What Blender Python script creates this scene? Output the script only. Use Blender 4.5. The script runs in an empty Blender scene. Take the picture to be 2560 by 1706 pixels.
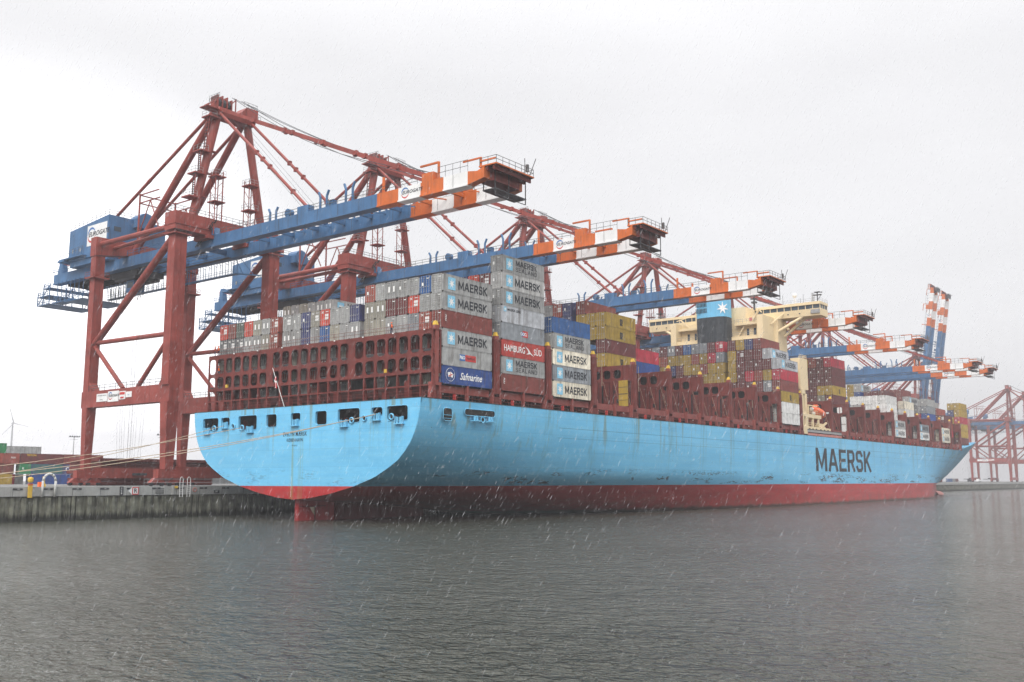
import bpy, math, random
from mathutils import Vector, Matrix, Euler
R = math.radians
random.seed(7)
C = bpy.data.collections.new("harbour"); bpy.context.scene.collection.children.link(C)
SC = bpy.context.scene

# ------------------------------------------------------------------ camera, sky, sun, exposure
cam_d = bpy.data.cameras.new("camera"); cam = bpy.data.objects.new("camera", cam_d); C.objects.link(cam)
cam_d.sensor_width = 36.0; cam_d.lens = 2425.5 / 2560 * 36.0
cam_d.clip_start = 0.3; cam_d.clip_end = 20000
cam.location = (-105.41, -126.48, 6.50)
cam.rotation_euler = (R(90 + 8.195), 0, R(37.623 - 90))
SC.camera = cam

SUN_EL, SUN_AZ = R(40), R(203)          # azimuth of the bright part of the cloud, measured from +x towards +y
w = bpy.data.worlds.new("World"); SC.world = w; w.use_nodes = True
nt = w.node_tree; nt.nodes.clear(); N = nt.nodes.new; L = nt.links.new
out = N("ShaderNodeOutputWorld")
sky = N("ShaderNodeTexSky"); sky.sky_type = 'NISHITA'; sky.sun_disc = False
sky.sun_elevation = SUN_EL; sky.sun_rotation = R(90) - SUN_AZ; sky.air_density = 1.0; sky.dust_density = 4.0
hs = N("ShaderNodeHueSaturation"); hs.inputs['Saturation'].default_value = 0.12
L(sky.outputs[0], hs.inputs['Color'])
b1 = N("ShaderNodeBackground"); b1.inputs[1].default_value = 0.04; L(hs.outputs[0], b1.inputs[0])
tc = N("ShaderNodeTexCoord"); sx = N("ShaderNodeSeparateXYZ"); L(tc.outputs['Generated'], sx.inputs[0])
# overcast cloud: brighter towards the zenith, faint soft cloud bands
ov = N("ShaderNodeMapRange"); ov.interpolation_type = 'SMOOTHSTEP'; ov.inputs['From Min'].default_value = 0.36; ov.inputs['From Max'].default_value = 1.0
ov.inputs['To Min'].default_value = 0.60; ov.inputs['To Max'].default_value = 2.7; L(sx.outputs[2], ov.inputs[0])
mp = N("ShaderNodeMapping"); mp.inputs['Scale'].default_value = (1.3, 1.3, 4.0); L(tc.outputs['Generated'], mp.inputs[0])
nz = N("ShaderNodeTexNoise"); nz.inputs['Scale'].default_value = 2.2; nz.inputs['Detail'].default_value = 3; L(mp.outputs[0], nz.inputs[0])
nr = N("ShaderNodeMapRange"); nr.inputs['From Min'].default_value = 0.3; nr.inputs['From Max'].default_value = 0.7
nr.inputs['To Min'].default_value = 0.95; nr.inputs['To Max'].default_value = 1.06; L(nz.outputs[0], nr.inputs[0])
mu = N("ShaderNodeMath"); mu.operation = 'MULTIPLY'; L(ov.outputs[0], mu.inputs[0]); L(nr.outputs[0], mu.inputs[1])
# a brighter gap in the cloud, low behind the cranes on the left
gp = N("ShaderNodeVectorMath"); gp.operation = 'DOT_PRODUCT'; L(tc.outputs['Generated'], gp.inputs[0]); gp.inputs[1].default_value = Vector((.40, .91, .05)).normalized()
gr = N("ShaderNodeMapRange"); gr.interpolation_type = 'SMOOTHSTEP'; L(gp.outputs['Value'], gr.inputs[0]); gr.inputs[1].default_value = .93; gr.inputs[2].default_value = 1.0; gr.inputs[3].default_value = 1.0; gr.inputs[4].default_value = 2.3
m3 = N("ShaderNodeMath"); m3.operation = 'MULTIPLY'; L(mu.outputs[0], m3.inputs[0]); L(gr.outputs[0], m3.inputs[1]); mu = m3
b2 = N("ShaderNodeBackground"); b2.inputs[0].default_value = (0.985, 0.98, 1.0, 1); L(mu.outputs[0], b2.inputs[1])
ad = N("ShaderNodeAddShader"); L(b1.outputs[0], ad.inputs[0]); L(b2.outputs[0], ad.inputs[1]); L(ad.outputs[0], out.inputs[0])

sun_d = bpy.data.lights.new("sun", 'SUN'); sun = bpy.data.objects.new("sun", sun_d); C.objects.link(sun)
sun_d.energy = 1.3; sun_d.angle = R(40); sun_d.color = (1.0, 0.97, 0.93)
sd = Vector((math.cos(SUN_AZ) * math.cos(SUN_EL), math.sin(SUN_AZ) * math.cos(SUN_EL), math.sin(SUN_EL)))
sun.rotation_euler = sd.to_track_quat('Z', 'Y').to_euler(); sun.location = (-200, -100, 300)

vs = SC.view_settings; vs.view_transform = 'Standard'; vs.look = 'None'; vs.exposure = 0.35; vs.gamma = 1; vs.use_curve_mapping = False
cy = SC.cycles
cy.max_bounces = 6; cy.diffuse_bounces = 2; cy.glossy_bounces = 3; cy.transmission_bounces = 2; cy.volume_bounces = 0
cy.transparent_max_bounces = 16; cy.use_denoising = True; cy.sample_clamp_indirect = 4

# ------------------------------------------------------------------ materials
MATS = {}
def new_mat(name):
    m = bpy.data.materials.new(name); m.use_nodes = True; MATS[name] = m
    nt = m.node_tree; nt.nodes.clear()
    o = nt.nodes.new("ShaderNodeOutputMaterial"); p = nt.nodes.new("ShaderNodeBsdfPrincipled"); nt.links.new(p.outputs[0], o.inputs[0])
    return m, nt, p
def paint(name, col, rough=0.5, var=0.22, scale=0.6, streak=0.25, dirt=(0.05, 0.04, 0.03), metal=0.0, objcol=False, tide=None):
    m, nt, p = new_mat(name); N = nt.nodes.new; L = nt.links.new
    p.inputs['Roughness'].default_value = rough; p.inputs['Metallic'].default_value = metal; p.inputs['Specular IOR Level'].default_value = 0.22
    tc = N("ShaderNodeTexCoord"); src = tc.outputs['Object']
    if objcol:
        oi = N("ShaderNodeObjectInfo"); va = N("ShaderNodeVectorMath"); va.operation = 'ADD'
        ml = N("ShaderNodeMath"); ml.operation = 'MULTIPLY'; ml.inputs[1].default_value = 300; L(oi.outputs['Random'], ml.inputs[0])
        cb = N("ShaderNodeCombineXYZ"); L(ml.outputs[0], cb.inputs[0]); L(ml.outputs[0], cb.inputs[1])
        L(tc.outputs['Object'], va.inputs[0]); L(cb.outputs[0], va.inputs[1]); src = va.outputs[0]
    n1 = N("ShaderNodeTexNoise"); n1.inputs['Scale'].default_value = scale; n1.inputs['Detail'].default_value = 6; L(src, n1.inputs['Vector'])
    r1 = N("ShaderNodeMapRange"); r1.inputs['From Min'].default_value = 0.25; r1.inputs['From Max'].default_value = 0.75
    r1.inputs['To Min'].default_value = 1 - var; r1.inputs['To Max'].default_value = 1 + var * 0.6; L(n1.outputs[0], r1.inputs[0])
    mp = N("ShaderNodeMapping"); mp.inputs['Scale'].default_value = (2.6, 2.6, 0.16); L(src, mp.inputs[0])
    n2 = N("ShaderNodeTexNoise"); n2.inputs['Scale'].default_value = 1.0; n2.inputs['Detail'].default_value = 4; L(mp.outputs[0], n2.inputs['Vector'])
    r2 = N("ShaderNodeMapRange"); r2.inputs['From Min'].default_value = 0.5; r2.inputs['From Max'].default_value = 0.78
    r2.inputs['To Min'].default_value = 0.0; r2.inputs['To Max'].default_value = streak; L(n2.outputs[0], r2.inputs[0])
    mx = N("ShaderNodeMix"); mx.data_type = 'RGBA'; mx.blend_type = 'MULTIPLY'; mx.inputs[0].default_value = 1.0
    if objcol: L(oi.outputs['Color'], mx.inputs[6])
    else: mx.inputs[6].default_value = (*col, 1)
    L(r1.outputs[0], mx.inputs[7])
    m2 = N("ShaderNodeMix"); m2.data_type = 'RGBA'; L(r2.outputs[0], m2.inputs[0]); L(mx.outputs[2], m2.inputs[6]); m2.inputs[7].default_value = (*dirt, 1)
    cf = m2.outputs[2]
    if tide:                                   # weed and wet stain up to an uneven tide line
        sp = N("ShaderNodeSeparateXYZ"); L(src, sp.inputs[0]); ta = N("ShaderNodeMath"); ta.operation = 'MULTIPLY_ADD'; L(n2.outputs[0], ta.inputs[0]); ta.inputs[1].default_value = -2.2; L(sp.outputs[2], ta.inputs[2])
        r3 = N("ShaderNodeMapRange"); L(ta.outputs[0], r3.inputs[0]); r3.inputs[1].default_value = tide - 1.5; r3.inputs[2].default_value = tide - .7; r3.inputs[3].default_value = .93; r3.inputs[4].default_value = 0
        m3 = N("ShaderNodeMix"); m3.data_type = 'RGBA'; L(r3.outputs[0], m3.inputs[0]); L(cf, m3.inputs[6]); m3.inputs[7].default_value = (.012, .013, .009, 1); cf = m3.outputs[2]
    L(cf, p.inputs['Base Color'])
    bp = N("ShaderNodeBump"); bp.inputs['Strength'].default_value = 0.12; bp.inputs['Distance'].default_value = 0.05; L(n1.outputs[0], bp.inputs['Height']); L(bp.outputs[0], p.inputs['Normal'])
    return m
def M(n): return MATS[n]
paint('crane_red', (0.265, 0.055, 0.043), 0.5, 0.32, 0.35, 0.6, (0.10, 0.03, 0.025))
paint('crane_blue', (0.058, 0.145, 0.285), 0.45, 0.28, 0.3, 0.5, (0.05, 0.06, 0.075))
paint('crane_orange', (0.56, 0.135, 0.032), 0.45, 0.26, 0.4, 0.4, (0.22, 0.07, 0.03))
paint('white_paint', (0.72, 0.72, 0.71), 0.5, 0.1, 0.5, 0.12, (0.3, 0.27, 0.23))
paint('dark_steel', (0.05, 0.05, 0.055), 0.55, 0.3, 0.8, 0.2)
paint('rail_steel', (0.10, 0.10, 0.10), 0.5, 0.2, 1.0, 0.1)
paint('grey_steel', (0.30, 0.30, 0.30), 0.45, 0.2, 1.0, 0.2)
paint('lash_brown', (0.16, 0.034, 0.028), 0.6, 0.35, 0.5, 0.5, (0.05, 0.025, 0.02))
paint('post_red', (0.24, 0.062, 0.052), 0.55, 0.25, 0.6, 0.35, (0.07, 0.03, 0.025))
paint('deck_brown', (0.075, 0.022, 0.019), 0.65, 0.3, 0.5, 0.3)
paint('void_dark', (0.02, 0.018, 0.018), 0.8, 0.3, 0.5, 0.1)  # near-black whose colour itself supplies the shade of gaps and openings
paint('cream', (0.72, 0.58, 0.36), 0.5, 0.08, 0.3, 0.12, (0.4, 0.28, 0.15))
paint('glass_dark', (0.05, 0.07, 0.09), 0.12, 0.3, 0.6, 0.0)
paint('ship_blue', (0.15, 0.45, 0.67), 0.45, 0.1, 0.3, 0.15)
paint('funnel_black', (0.03, 0.036, 0.042), 0.6, 0.5, 0.8, 0.5, (0.09, 0.09, 0.09))
paint('yellow_paint', (0.62, 0.40, 0.05), 0.5, 0.12, 1.0, 0.1)
paint('lifeboat_orange', (0.72, 0.13, 0.035), 0.35, 0.1, 0.6, 0.1)
paint('rope_tan', (0.45, 0.36, 0.26), 0.8, 0.2, 2.0, 0.0)
paint('skeg_shade_red', (0.10, 0.014, 0.015), 0.6, 0.4, 0.5, 0.4, (0.02, 0.015, 0.012))  # darker hull red: shade of the stern overhang put into the skeg's colour
paint('hull_red', (0.27, 0.022, 0.024), 0.5, 0.3, 0.5, 0.4)
paint('letter_black', (0.022, 0.026, 0.034), 0.5, 0.25, 0.5, 0.1)
paint('letter_white', (0.78, 0.78, 0.76), 0.5, 0.1, 0.5, 0.05)
paint('logo_blue', (0.23, 0.52, 0.70), 0.5, 0.1, 0.6, 0.08)
paint('sign_blue', (0.05, 0.15, 0.38), 0.5, 0.1, 0.6, 0.0)
paint('sign_red', (0.50, 0.05, 0.045), 0.5, 0.1, 0.6, 0.0)
paint('concrete', (0.33, 0.33, 0.315), 0.85, 0.25, 0.5, 0.3, (0.10, 0.10, 0.08))
paint('quay_lower', (0.17, 0.17, 0.13), 0.9, 0.75, 0.6, 0.9, (0.02, 0.022, 0.014), tide=1.0)
paint('concrete_pale', (0.5, 0.5, 0.48), 0.6, 0.2, 1.0, 0.3)
paint('pavement', (0.16, 0.16, 0.155), 0.75, 0.3, 0.2, 0.0)
paint('rubber', (0.02, 0.02, 0.02), 0.8, 0.3, 1.0, 0.0)
paint('skin', (0.42, 0.24, 0.16), 0.6, 0.05, 3, 0)
paint('vest_orange', (0.85, 0.16, 0.04), 0.7, 0.1, 3, 0)
paint('cloth_navy', (0.03, 0.04, 0.08), 0.8, 0.2, 3, 0)
paint('flag_red', (0.50, 0.03, 0.04), 0.8, 0.1, 2, 0)
paint('hull_pink', (0.50, 0.20, 0.17), 0.6, 0.2, 0.6, 0.1)
paint('turbine_white', (0.33, 0.34, 0.35), 0.5, 0.05, 0.2, 0)
paint('container_paint', (1, 1, 1), 0.5, 0.32, 0.9, 0.75, (0.07, 0.05, 0.035), objcol=True)
paint('door_bar', (0.42, 0.42, 0.40), 0.45, 0.2, 1.0, 0.3)
paint('container_seam', (0.035, 0.03, 0.028), 0.7, 0.3, 1.0, 0.2)
paint('container_yellow', (0.40, 0.27, 0.045), 0.5, 0.2, 0.6, 0.3)

def hull_mat():
    m, nt, p = new_mat('hull_paint'); N = nt.nodes.new; L = nt.links.new
    p.inputs['Roughness'].default_value = 0.42; p.inputs['Specular IOR Level'].default_value = 0.25
    tc = N("ShaderNodeTexCoord"); sp = N("ShaderNodeSeparateXYZ"); L(tc.outputs['Object'], sp.inputs[0])
    def math_(op, a, b=None, c=None):
        n = N("ShaderNodeMath"); n.operation = op
        for i, v in enumerate((a, b, c)):
            if v is None: continue
            if isinstance(v, (int, float)): n.inputs[i].default_value = v
            else: L(v, n.inputs[i])
        return n.outputs[0]
    def rng(v, a, b, c, d):
        n = N("ShaderNodeMapRange"); L(v, n.inputs[0])
        for i, q in zip(range(1, 5), (a, b, c, d)): n.inputs[i].default_value = q
        return n.outputs[0]
    def noise(sc, scale, det=4):
        mp = N("ShaderNodeMapping"); mp.inputs['Scale'].default_value = sc; L(tc.outputs['Object'], mp.inputs[0])
        n = N("ShaderNodeTexNoise"); n.inputs['Scale'].default_value = scale; n.inputs['Detail'].default_value = det; L(mp.outputs[0], n.inputs['Vector']); return n.outputs[0]
    def mix(f, a, b):
        n = N("ShaderNodeMix"); n.data_type = 'RGBA'
        for i, v in ((0, f), (6, a), (7, b)):
            if isinstance(v, tuple): n.inputs[i].default_value = (*v, 1)
            elif isinstance(v, (int, float)): n.inputs[i].default_value = v
            else: L(v, n.inputs[i])
        return n.outputs[2]
    x, y, z = sp.outputs
    blue = mix(rng(noise((.05, .2, .5), 1.0), .3, .7, 0, 1), (0.13, 0.44, 0.69), (0.165, 0.50, 0.75))
    # plate strakes, faint horizontal bands of newer paint
    blue = mix(rng(noise((.01, .01, 1.0), 2.3, 3), .47, .6, 0, .34), blue, (0.20, 0.50, 0.69))
    red = mix(rng(noise((.08, .3, .6), 1.0, 5), .3, .7, 0, 1), (0.33, 0.018, 0.022), (0.46, 0.04, 0.04))
    red = mix(rng(noise((.3, .3, .9), 1.4, 6), .5, .8, 0, .5), red, (0.26, 0.10, 0.09))
    # worn wet band just above the water
    red = mix(math_('MULTIPLY', rng(z, 1.1, 4.5, 1, 0), rng(noise((.25, .25, .1), 2.2, 5), .35, .7, .0, .7)), red, (0.20, 0.075, 0.06))
    col = mix(math_('GREATER_THAN', z, 5.634), red, blue)
    # rust-green run-off below the lashing posts: one stain every bay, frayed by noise
    ph = math_('ABSOLUTE', math_('SUBTRACT', math_('FRACT', math_('DIVIDE', math_('SUBTRACT', x, 11.0), 14.717)), 0.5))
    band = rng(ph, 0.0, 0.13, 1, 0)
    run = rng(noise((1.3, 1.3, .05), 1.2, 4), .42, .7, 0, 1)
    top = rng(z, 6.5, 18.8, .12, 1)
    onside = math_('GREATER_THAN', x, 8.0)
    st = math_('MULTIPLY', math_('MULTIPLY', math_('MULTIPLY', band, run), math_('MULTIPLY', top, onside)), .8)
    col = mix(st, col, (0.10, 0.16, 0.085))
    # two runs down the middle of the transom
    yb = rng(math_('ABSOLUTE', math_('SUBTRACT', math_('ABSOLUTE', math_('ADD', y, 0.6)), 1.1)), 0.0, 0.75, 1, 0)
    tr = math_('MULTIPLY', math_('MULTIPLY', yb, rng(noise((1, 2.4, .05), 1.3, 4), .4, .66, 0, .75)), math_('MULTIPLY', math_('LESS_THAN', x, 0.8), rng(z, 5.6, 16.5, 1, .55)))
    col = mix(tr, col, (0.20, 0.27, 0.10))
    yc = rng(math_('ABSOLUTE', math_('SUBTRACT', math_('ABSOLUTE', y), 18.6)), 0.0, 1.0, 1, 0)
    tr = math_('MULTIPLY', math_('MULTIPLY', yc, rng(noise((1, 2.4, .06), 1.7, 4), .45, .7, 0, .5)), math_('MULTIPLY', math_('LESS_THAN', x, 0.8), rng(z, 9, 16.2, 0, 1)))
    col = mix(tr, col, (0.20, 0.30, 0.15))
    # black fender scuffs in a low band
    sc = math_('MULTIPLY', math_('MULTIPLY', rng(noise((.10, .16, .7), 1.0, 2), .52, .60, 0, 1), rng(noise((.7, .7, 2.4), 1.3, 6), .48, .57, 0, .95)),
               math_('MULTIPLY', rng(z, 5.7, 6.1, 0, 1), rng(z, 7.6, 9.0, 1, 0)))
    sc = math_('MULTIPLY', sc, rng(x, .5, 9.0, .3, 1))
    col = mix(sc, col, (0.025, 0.035, 0.045))
    # irregular rust weeps from the deck edge, each its own length
    wp = math_('MULTIPLY', rng(noise((.55, .55, .012), 1.6, 5),   .585, .67, 0, .72), rng(math_('ADD', z, math_('MULTIPLY', noise((.3, .3, 0), 1.0, 2), 9)), 14, 23, 0, 1))
    col = mix(wp, col, (0.17, 0.22, 0.15))
    # plate grid: slightly different paint on each shell plate
    pv = N("ShaderNodeTexBrick"); cb = N("ShaderNodeCombineXYZ"); L(math_('ADD', x, y), cb.inputs[0]); L(z, cb.inputs[1]); L(cb.outputs[0], pv.inputs['Vector'])
    pv.inputs['Color1'].default_value = (.955, .955, .955, 1); pv.inputs['Color2'].default_value = (1.03, 1.03, 1.03, 1); pv.inputs['Mortar'].default_value = (.80, .82, .84, 1)
    for k_, v_ in (('Scale', 1.0), ('Mortar Size', .03), ('Brick Width', 13.0), ('Row Height', 2.9)): pv.inputs[k_].default_value = v_
    mm = N("ShaderNodeMix"); mm.data_type = 'RGBA'; mm.blend_type = 'MULTIPLY'; mm.inputs[0].default_value = 1; L(col, mm.inputs[6]); L(pv.outputs[0], mm.inputs[7]); col = mm.outputs[2]
    # dark wet line and weed along the water
    wl_ = math_('MULTIPLY', rng(math_('ADD', z, math_('MULTIPLY', noise((.35, .35, .35), 1.0, 5), 1.1)), .9, 1.5, 1, 0), .85)
    col = mix(wl_, col, (0.03, 0.03, 0.022))
    # thin weld seams
    for zz, s in ((15.75, .5), (14.0, .35)):
        sm = rng(math_('ABSOLUTE', math_('SUBTRACT', z, zz)), .05, .08, s, 0)
        col = mix(math_('MULTIPLY', sm, math_('GREATER_THAN', x, 36)), col, (0.03, 0.12, 0.2))
    L(col, p.inputs['Base Color'])
    bp = N("ShaderNodeBump"); bp.inputs['Strength'].default_value = .25; bp.inputs['Distance'].default_value = .25
    L(noise((.12, .3, .45), 1.0, 3), bp.inputs['Height']); L(bp.outputs[0], p.inputs['Normal'])
hull_mat()

def water_mat():
    m, nt, p = new_mat('harbour_water'); N = nt.nodes.new; L = nt.links.new
    p.inputs['Base Color'].default_value = (0.043, 0.045, 0.034, 1); p.inputs['Roughness'].default_value = 0.13; p.inputs['IOR'].default_value = 1.33
    tc = N("ShaderNodeTexCoord")
    mp = N("ShaderNodeMapping"); mp.inputs['Rotation'].default_value = (0, 0, R(30)); mp.inputs['Scale'].default_value = (1.0, 0.62, 1); L(tc.outputs['Object'], mp.inputs[0])
    hs = None
    gn = N("ShaderNodeTexNoise"); gn.inputs['Scale'].default_value = .035; gn.inputs['Detail'].default_value = 3; L(mp.outputs[0], gn.inputs['Vector'])   # gusts and slicks
    gm = N("ShaderNodeMapRange"); L(gn.outputs[0], gm.inputs[0]); gm.inputs[1].default_value = .35; gm.inputs[2].default_value = .65; gm.inputs[3].default_value = .6; gm.inputs[4].default_value = 1.0
    for sc, st, dist in ((0.30, .85, .85), (1.2, 1.0, .80), (3.4, 1.0, .36)):
        n = N("ShaderNodeTexNoise"); n.inputs['Scale'].default_value = sc; n.inputs['Detail'].default_value = 3; n.inputs['Distortion'].default_value = .6; L(mp.outputs[0], n.inputs['Vector'])
        b = N("ShaderNodeBump"); L(gm.outputs[0], b.inputs['Strength']); b.inputs['Distance'].default_value = dist; L(n.outputs[0], b.inputs['Height'])
        if hs: L(hs, b.inputs['Normal'])
        hs = b.outputs[0]
    L(hs, p.inputs['Normal'])
water_mat()
def rain_mat():
    m, nt, p = new_mat('sleet'); N = nt.nodes.new; L = nt.links.new
    nt.nodes.remove(p); d1 = N("ShaderNodeBsdfDiffuse"); d2 = N("ShaderNodeBsdfTranslucent"); p = N("ShaderNodeMixShader"); p.inputs[0].default_value = .5
    for q in (d1, d2): q.inputs[0].default_value = (0.93, 0.94, 0.96, 1)
    L(d1.outputs[0], p.inputs[1]); L(d2.outputs[0], p.inputs[2])
    t = N("ShaderNodeBsdfTransparent"); mx = N("ShaderNodeMixShader")
    ge = N("ShaderNodeNewGeometry"); gr_ = N("ShaderNodeMapRange"); L(ge.outputs['Random Per Island'], gr_.inputs[0]); gr_.inputs[3].default_value = .04; gr_.inputs[4].default_value = .27; L(gr_.outputs[0], mx.inputs[0])
    o = [n for n in nt.nodes if n.type == 'OUTPUT_MATERIAL'][0]
    L(t.outputs[0], mx.inputs[1]); L(p.outputs[0], mx.inputs[2]); L(mx.outputs[0], o.inputs[0])
rain_mat()

# ------------------------------------------------------------------ mesh helpers
class MB:
    def __init__(s): s.v = []; s.f = []; s.m = []; s.cur = 0
    def mat(s, i): s.cur = i; return s
    def add(s, vs, fs):
        n = len(s.v); s.v.extend([tuple(v) for v in vs])
        for f in fs: s.f.append(tuple(i + n for i in f)); s.m.append(s.cur)
        return s
    def box(s, x0, x1, y0, y1, z0, z1):
        vs = [(x, y, z) for x in (x0, x1) for y in (y0, y1) for z in (z0, z1)]
        return s.add(vs, [(0, 1, 3, 2), (4, 6, 7, 5), (0, 4, 5, 1), (2, 3, 7, 6), (0, 2, 6, 4), (1, 5, 7, 3)])
    def frus(s, c0, a0, b0, z0, c1, a1, b1, z1):   # tapered box, half sizes a (x) and b (y)
        vs = []
        for c, a, b, z in ((c0, a0, b0, z0), (c1, a1, b1, z1)):
            vs += [(c[0] - a, c[1] - b, z), (c[0] + a, c[1] - b, z), (c[0] + a, c[1] + b, z), (c[0] - a, c[1] + b, z)]
        return s.add(vs, [(3, 2, 1, 0), (4, 5, 6, 7), (0, 1, 5, 4), (1, 2, 6, 5), (2, 3, 7, 6), (3, 0, 4, 7)])
    def tube(s, p, q, r, n=8, r2=None):
        p, q = Vector(p), Vector(q); d = (q - p)
        if d.length < 1e-6: return s
        u = d.normalized().orthogonal().normalized(); w_ = d.normalized().cross(u); r2 = r if r2 is None else r2
        vs = []
        for c, rr in ((p, r), (q, r2)):
            for i in range(n):
                a = 2 * math.pi * (i + .5) / n; vs.append(c + u * math.cos(a) * rr + w_ * math.sin(a) * rr)
        return s.add(vs, [(i, (i + 1) % n, n + (i + 1) % n, n + i) for i in range(n)] + [tuple(range(n - 1, -1, -1)), tuple(range(n, 2 * n))])
    def bar(s, p, q, w_, h, up=(0, 0, 1)):          # rectangular bar, w_ sideways, h along up
        p, q = Vector(p), Vector(q); d = (q - p).normalized(); up = Vector(up)
        if abs(d.dot(up)) > .98: up = Vector((1, 0, 0))
        a = d.cross(up).normalized() * (w_ / 2); b = a.cross(d).normalized() * (h / 2)
        vs = [c + i * a + j * b for c in (p, q) for i, j in ((-1, -1), (1, -1), (1, 1), (-1, 1))]
        return s.add(vs, [(3, 2, 1, 0), (4, 5, 6, 7), (0, 1, 5, 4), (1, 2, 6, 5), (2, 3, 7, 6), (3, 0, 4, 7)])
    def path(s, pts, r, n=6):
        for a, b in zip(pts[:-1], pts[1:]): s.tube(a, b, r, n)
        return s
    def prism(s, pts, d):                            # flat polygon pts swept by vector d
        n = len(pts); d = Vector(d); vs = [Vector(p) for p in pts] + [Vector(p) + d for p in pts]
        return s.add(vs, [tuple(range(n - 1, -1, -1)), tuple(range(n, 2 * n))] + [(i, (i + 1) % n, n + (i + 1) % n, n + i) for i in range(n)])
    def poly(s, pts): return s.add(pts, [tuple(range(len(pts)))])
    def lathe(s, prof, c, n=16, axis='z', sc=(1, 1)):
        vs = []
        for r, h in prof:
            for i in range(n):
                a = 2 * math.pi * i / n; u, v = r * math.cos(a) * sc[0], r * math.sin(a) * sc[1]
                vs.append((c[0] + u, c[1] + v, c[2] + h) if axis == 'z' else (c[0] + h, c[1] + u, c[2] + v) if axis == 'x' else (c[0] + u, c[1] + h, c[2] + v))
        fs = [(k * n + i, k * n + (i + 1) % n, (k + 1) * n + (i + 1) % n, (k + 1) * n + i) for k in range(len(prof) - 1) for i in range(n)]
        return s.add(vs, fs)
    def rail(s, pts, h=1.1, step=2.0, r=0.035, n=4):  # handrail along a polyline
        for a, b in zip(pts[:-1], pts[1:]):
            a, b = Vector(a), Vector(b); k = max(1, round((b - a).length / step))
            for i in range(k + 1):
                p = a.lerp(b, i / k); s.tube(p, p + Vector((0, 0, h)), r, n)
            for t in (.5, 1.0): s.tube(a + Vector((0, 0, h * t)), b + Vector((0, 0, h * t)), r, n)
        return s
    def mesh(s, name, mats, org=(0, 0, 0), smooth=False):
        me = bpy.data.meshes.new(name); o = Vector(org)
        me.from_pydata([(v[0] - o[0], v[1] - o[1], v[2] - o[2]) for v in s.v], [], s.f)
        for m in (mats if isinstance(mats, (list, tuple)) else [mats]): me.materials.append(M(m))
        me.polygons.foreach_set('material_index', s.m)
        if smooth: me.polygons.foreach_set('use_smooth', [True] * len(s.f))
        me.update(); return me
    def build(s, name, mats, parent=None, org=(0, 0, 0), loc=None, smooth=False):
        return link(name, s.mesh(name, mats, org, smooth), parent, org if loc is None else loc)
KIDS = {}
def link(name, me, parent=None, loc=(0, 0, 0), rot=None):
    o = bpy.data.objects.new(name, me); C.objects.link(o)
    if parent is not None: o.parent = parent; KIDS.setdefault(parent.name, []).append(o)
    o.location = loc
    if rot: o.rotation_euler = rot
    return o
def tag(o, label=None, cat=None, group=None, kind=None):
    if label: o['label'] = label
    if cat: o['category'] = cat
    if group: o['group'] = group
    if kind: o['kind'] = kind
    return o
def empty(name, loc=(0, 0, 0), rot=None):
    o = bpy.data.objects.new(name, None); C.objects.link(o); o.location = loc; o.empty_display_size = 1
    if rot: o.rotation_euler = rot
    return o
def copy_tree(o, parent=None):
    c = o.copy(); C.objects.link(c)
    if parent is not None: c.parent = parent; KIDS.setdefault(parent.name, []).append(c)
    for ch in list(KIDS.get(o.name, [])): copy_tree(ch, c)
    return c

SD_ROT = (R(90), 0, 0)              # lettering on faces that look to starboard (-y)
AFT_ROT = (R(90), 0, R(-90))        # lettering on faces that look aft (-x)
TXT = {}
def text_mesh(s, bold=0.0, shear=0.0, sx=1.0, mat='letter_black', spacing=1.0):
    key = (s, bold, shear, sx, mat, spacing)
    if key in TXT: return TXT[key]
    cu = bpy.data.curves.new("lettering", 'FONT'); cu.body = s; cu.size = 1.0; cu.offset = bold; cu.shear = shear
    cu.align_x = 'CENTER'; cu.align_y = 'CENTER'; cu.space_character = spacing; cu.extrude = 0.004; cu.resolution_u = 3
    o = bpy.data.objects.new("lettering_source", cu); C.objects.link(o)
    dg = bpy.context.evaluated_depsgraph_get(); me = bpy.data.meshes.new_from_object(o.evaluated_get(dg))
    me.name = "lettering"; bpy.data.objects.remove(o)
    for v in me.vertices: v.co.x *= sx
    me.materials.clear(); me.materials.append(M(mat)); TXT[key] = me
    return me
def text(s, loc, rot, size, parent, **kw):
    o = link("lettering", text_mesh(s, **kw), parent, loc, rot); o.scale = (size, size, size); return o

# block letters drawn as mitred strokes, unit height, for the condensed company lettering
GL = {'M': (.90, [[(0, 0), (0, 1)], [(.90, 0), (.90, 1)], [(.06, .93), (.45, .16), (.84, .93)]]),
      'A': (.80, [[(0, 0), (.34, 1), (.46, 1), (.80, 0)], [(.14, .3), (.66, .3)]]),
      'E': (.58, [[(.58, 1), (0, 1), (0, 0), (.58, 0)], [(0, .52), (.5, .52)]]),
      'R': (.64, [[(0, 0), (0, 1), (.5, 1), (.62, .88), (.62, .6), (.5, .48), (0, .48)], [(.34, .48), (.64, 0)]]),
      'S': (.60, [[(.6, .84), (.48, 1), (.12, 1), (0, .88), (0, .64), (.12, .52), (.48, .52), (.6, .4), (.6, .12), (.48, 0), (.12, 0), (0, .16)]]),
      'K': (.64, [[(0, 0), (0, 1)], [(.62, 1), (.06, .45)], [(.22, .6), (.66, 0)]]),
      'L': (.52, [[(0, 1), (0, 0), (.52, 0)]]),
      'N': (.66, [[(0, 0), (0, 1)], [(.66, 0), (.66, 1)], [(.05, .95), (.61, .05)]]),
      'D': (.64, [[(0, 0), (0, 1), (.46, 1), (.64, .84), (.64, .16), (.46, 0), (0, 0)]])}
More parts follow.
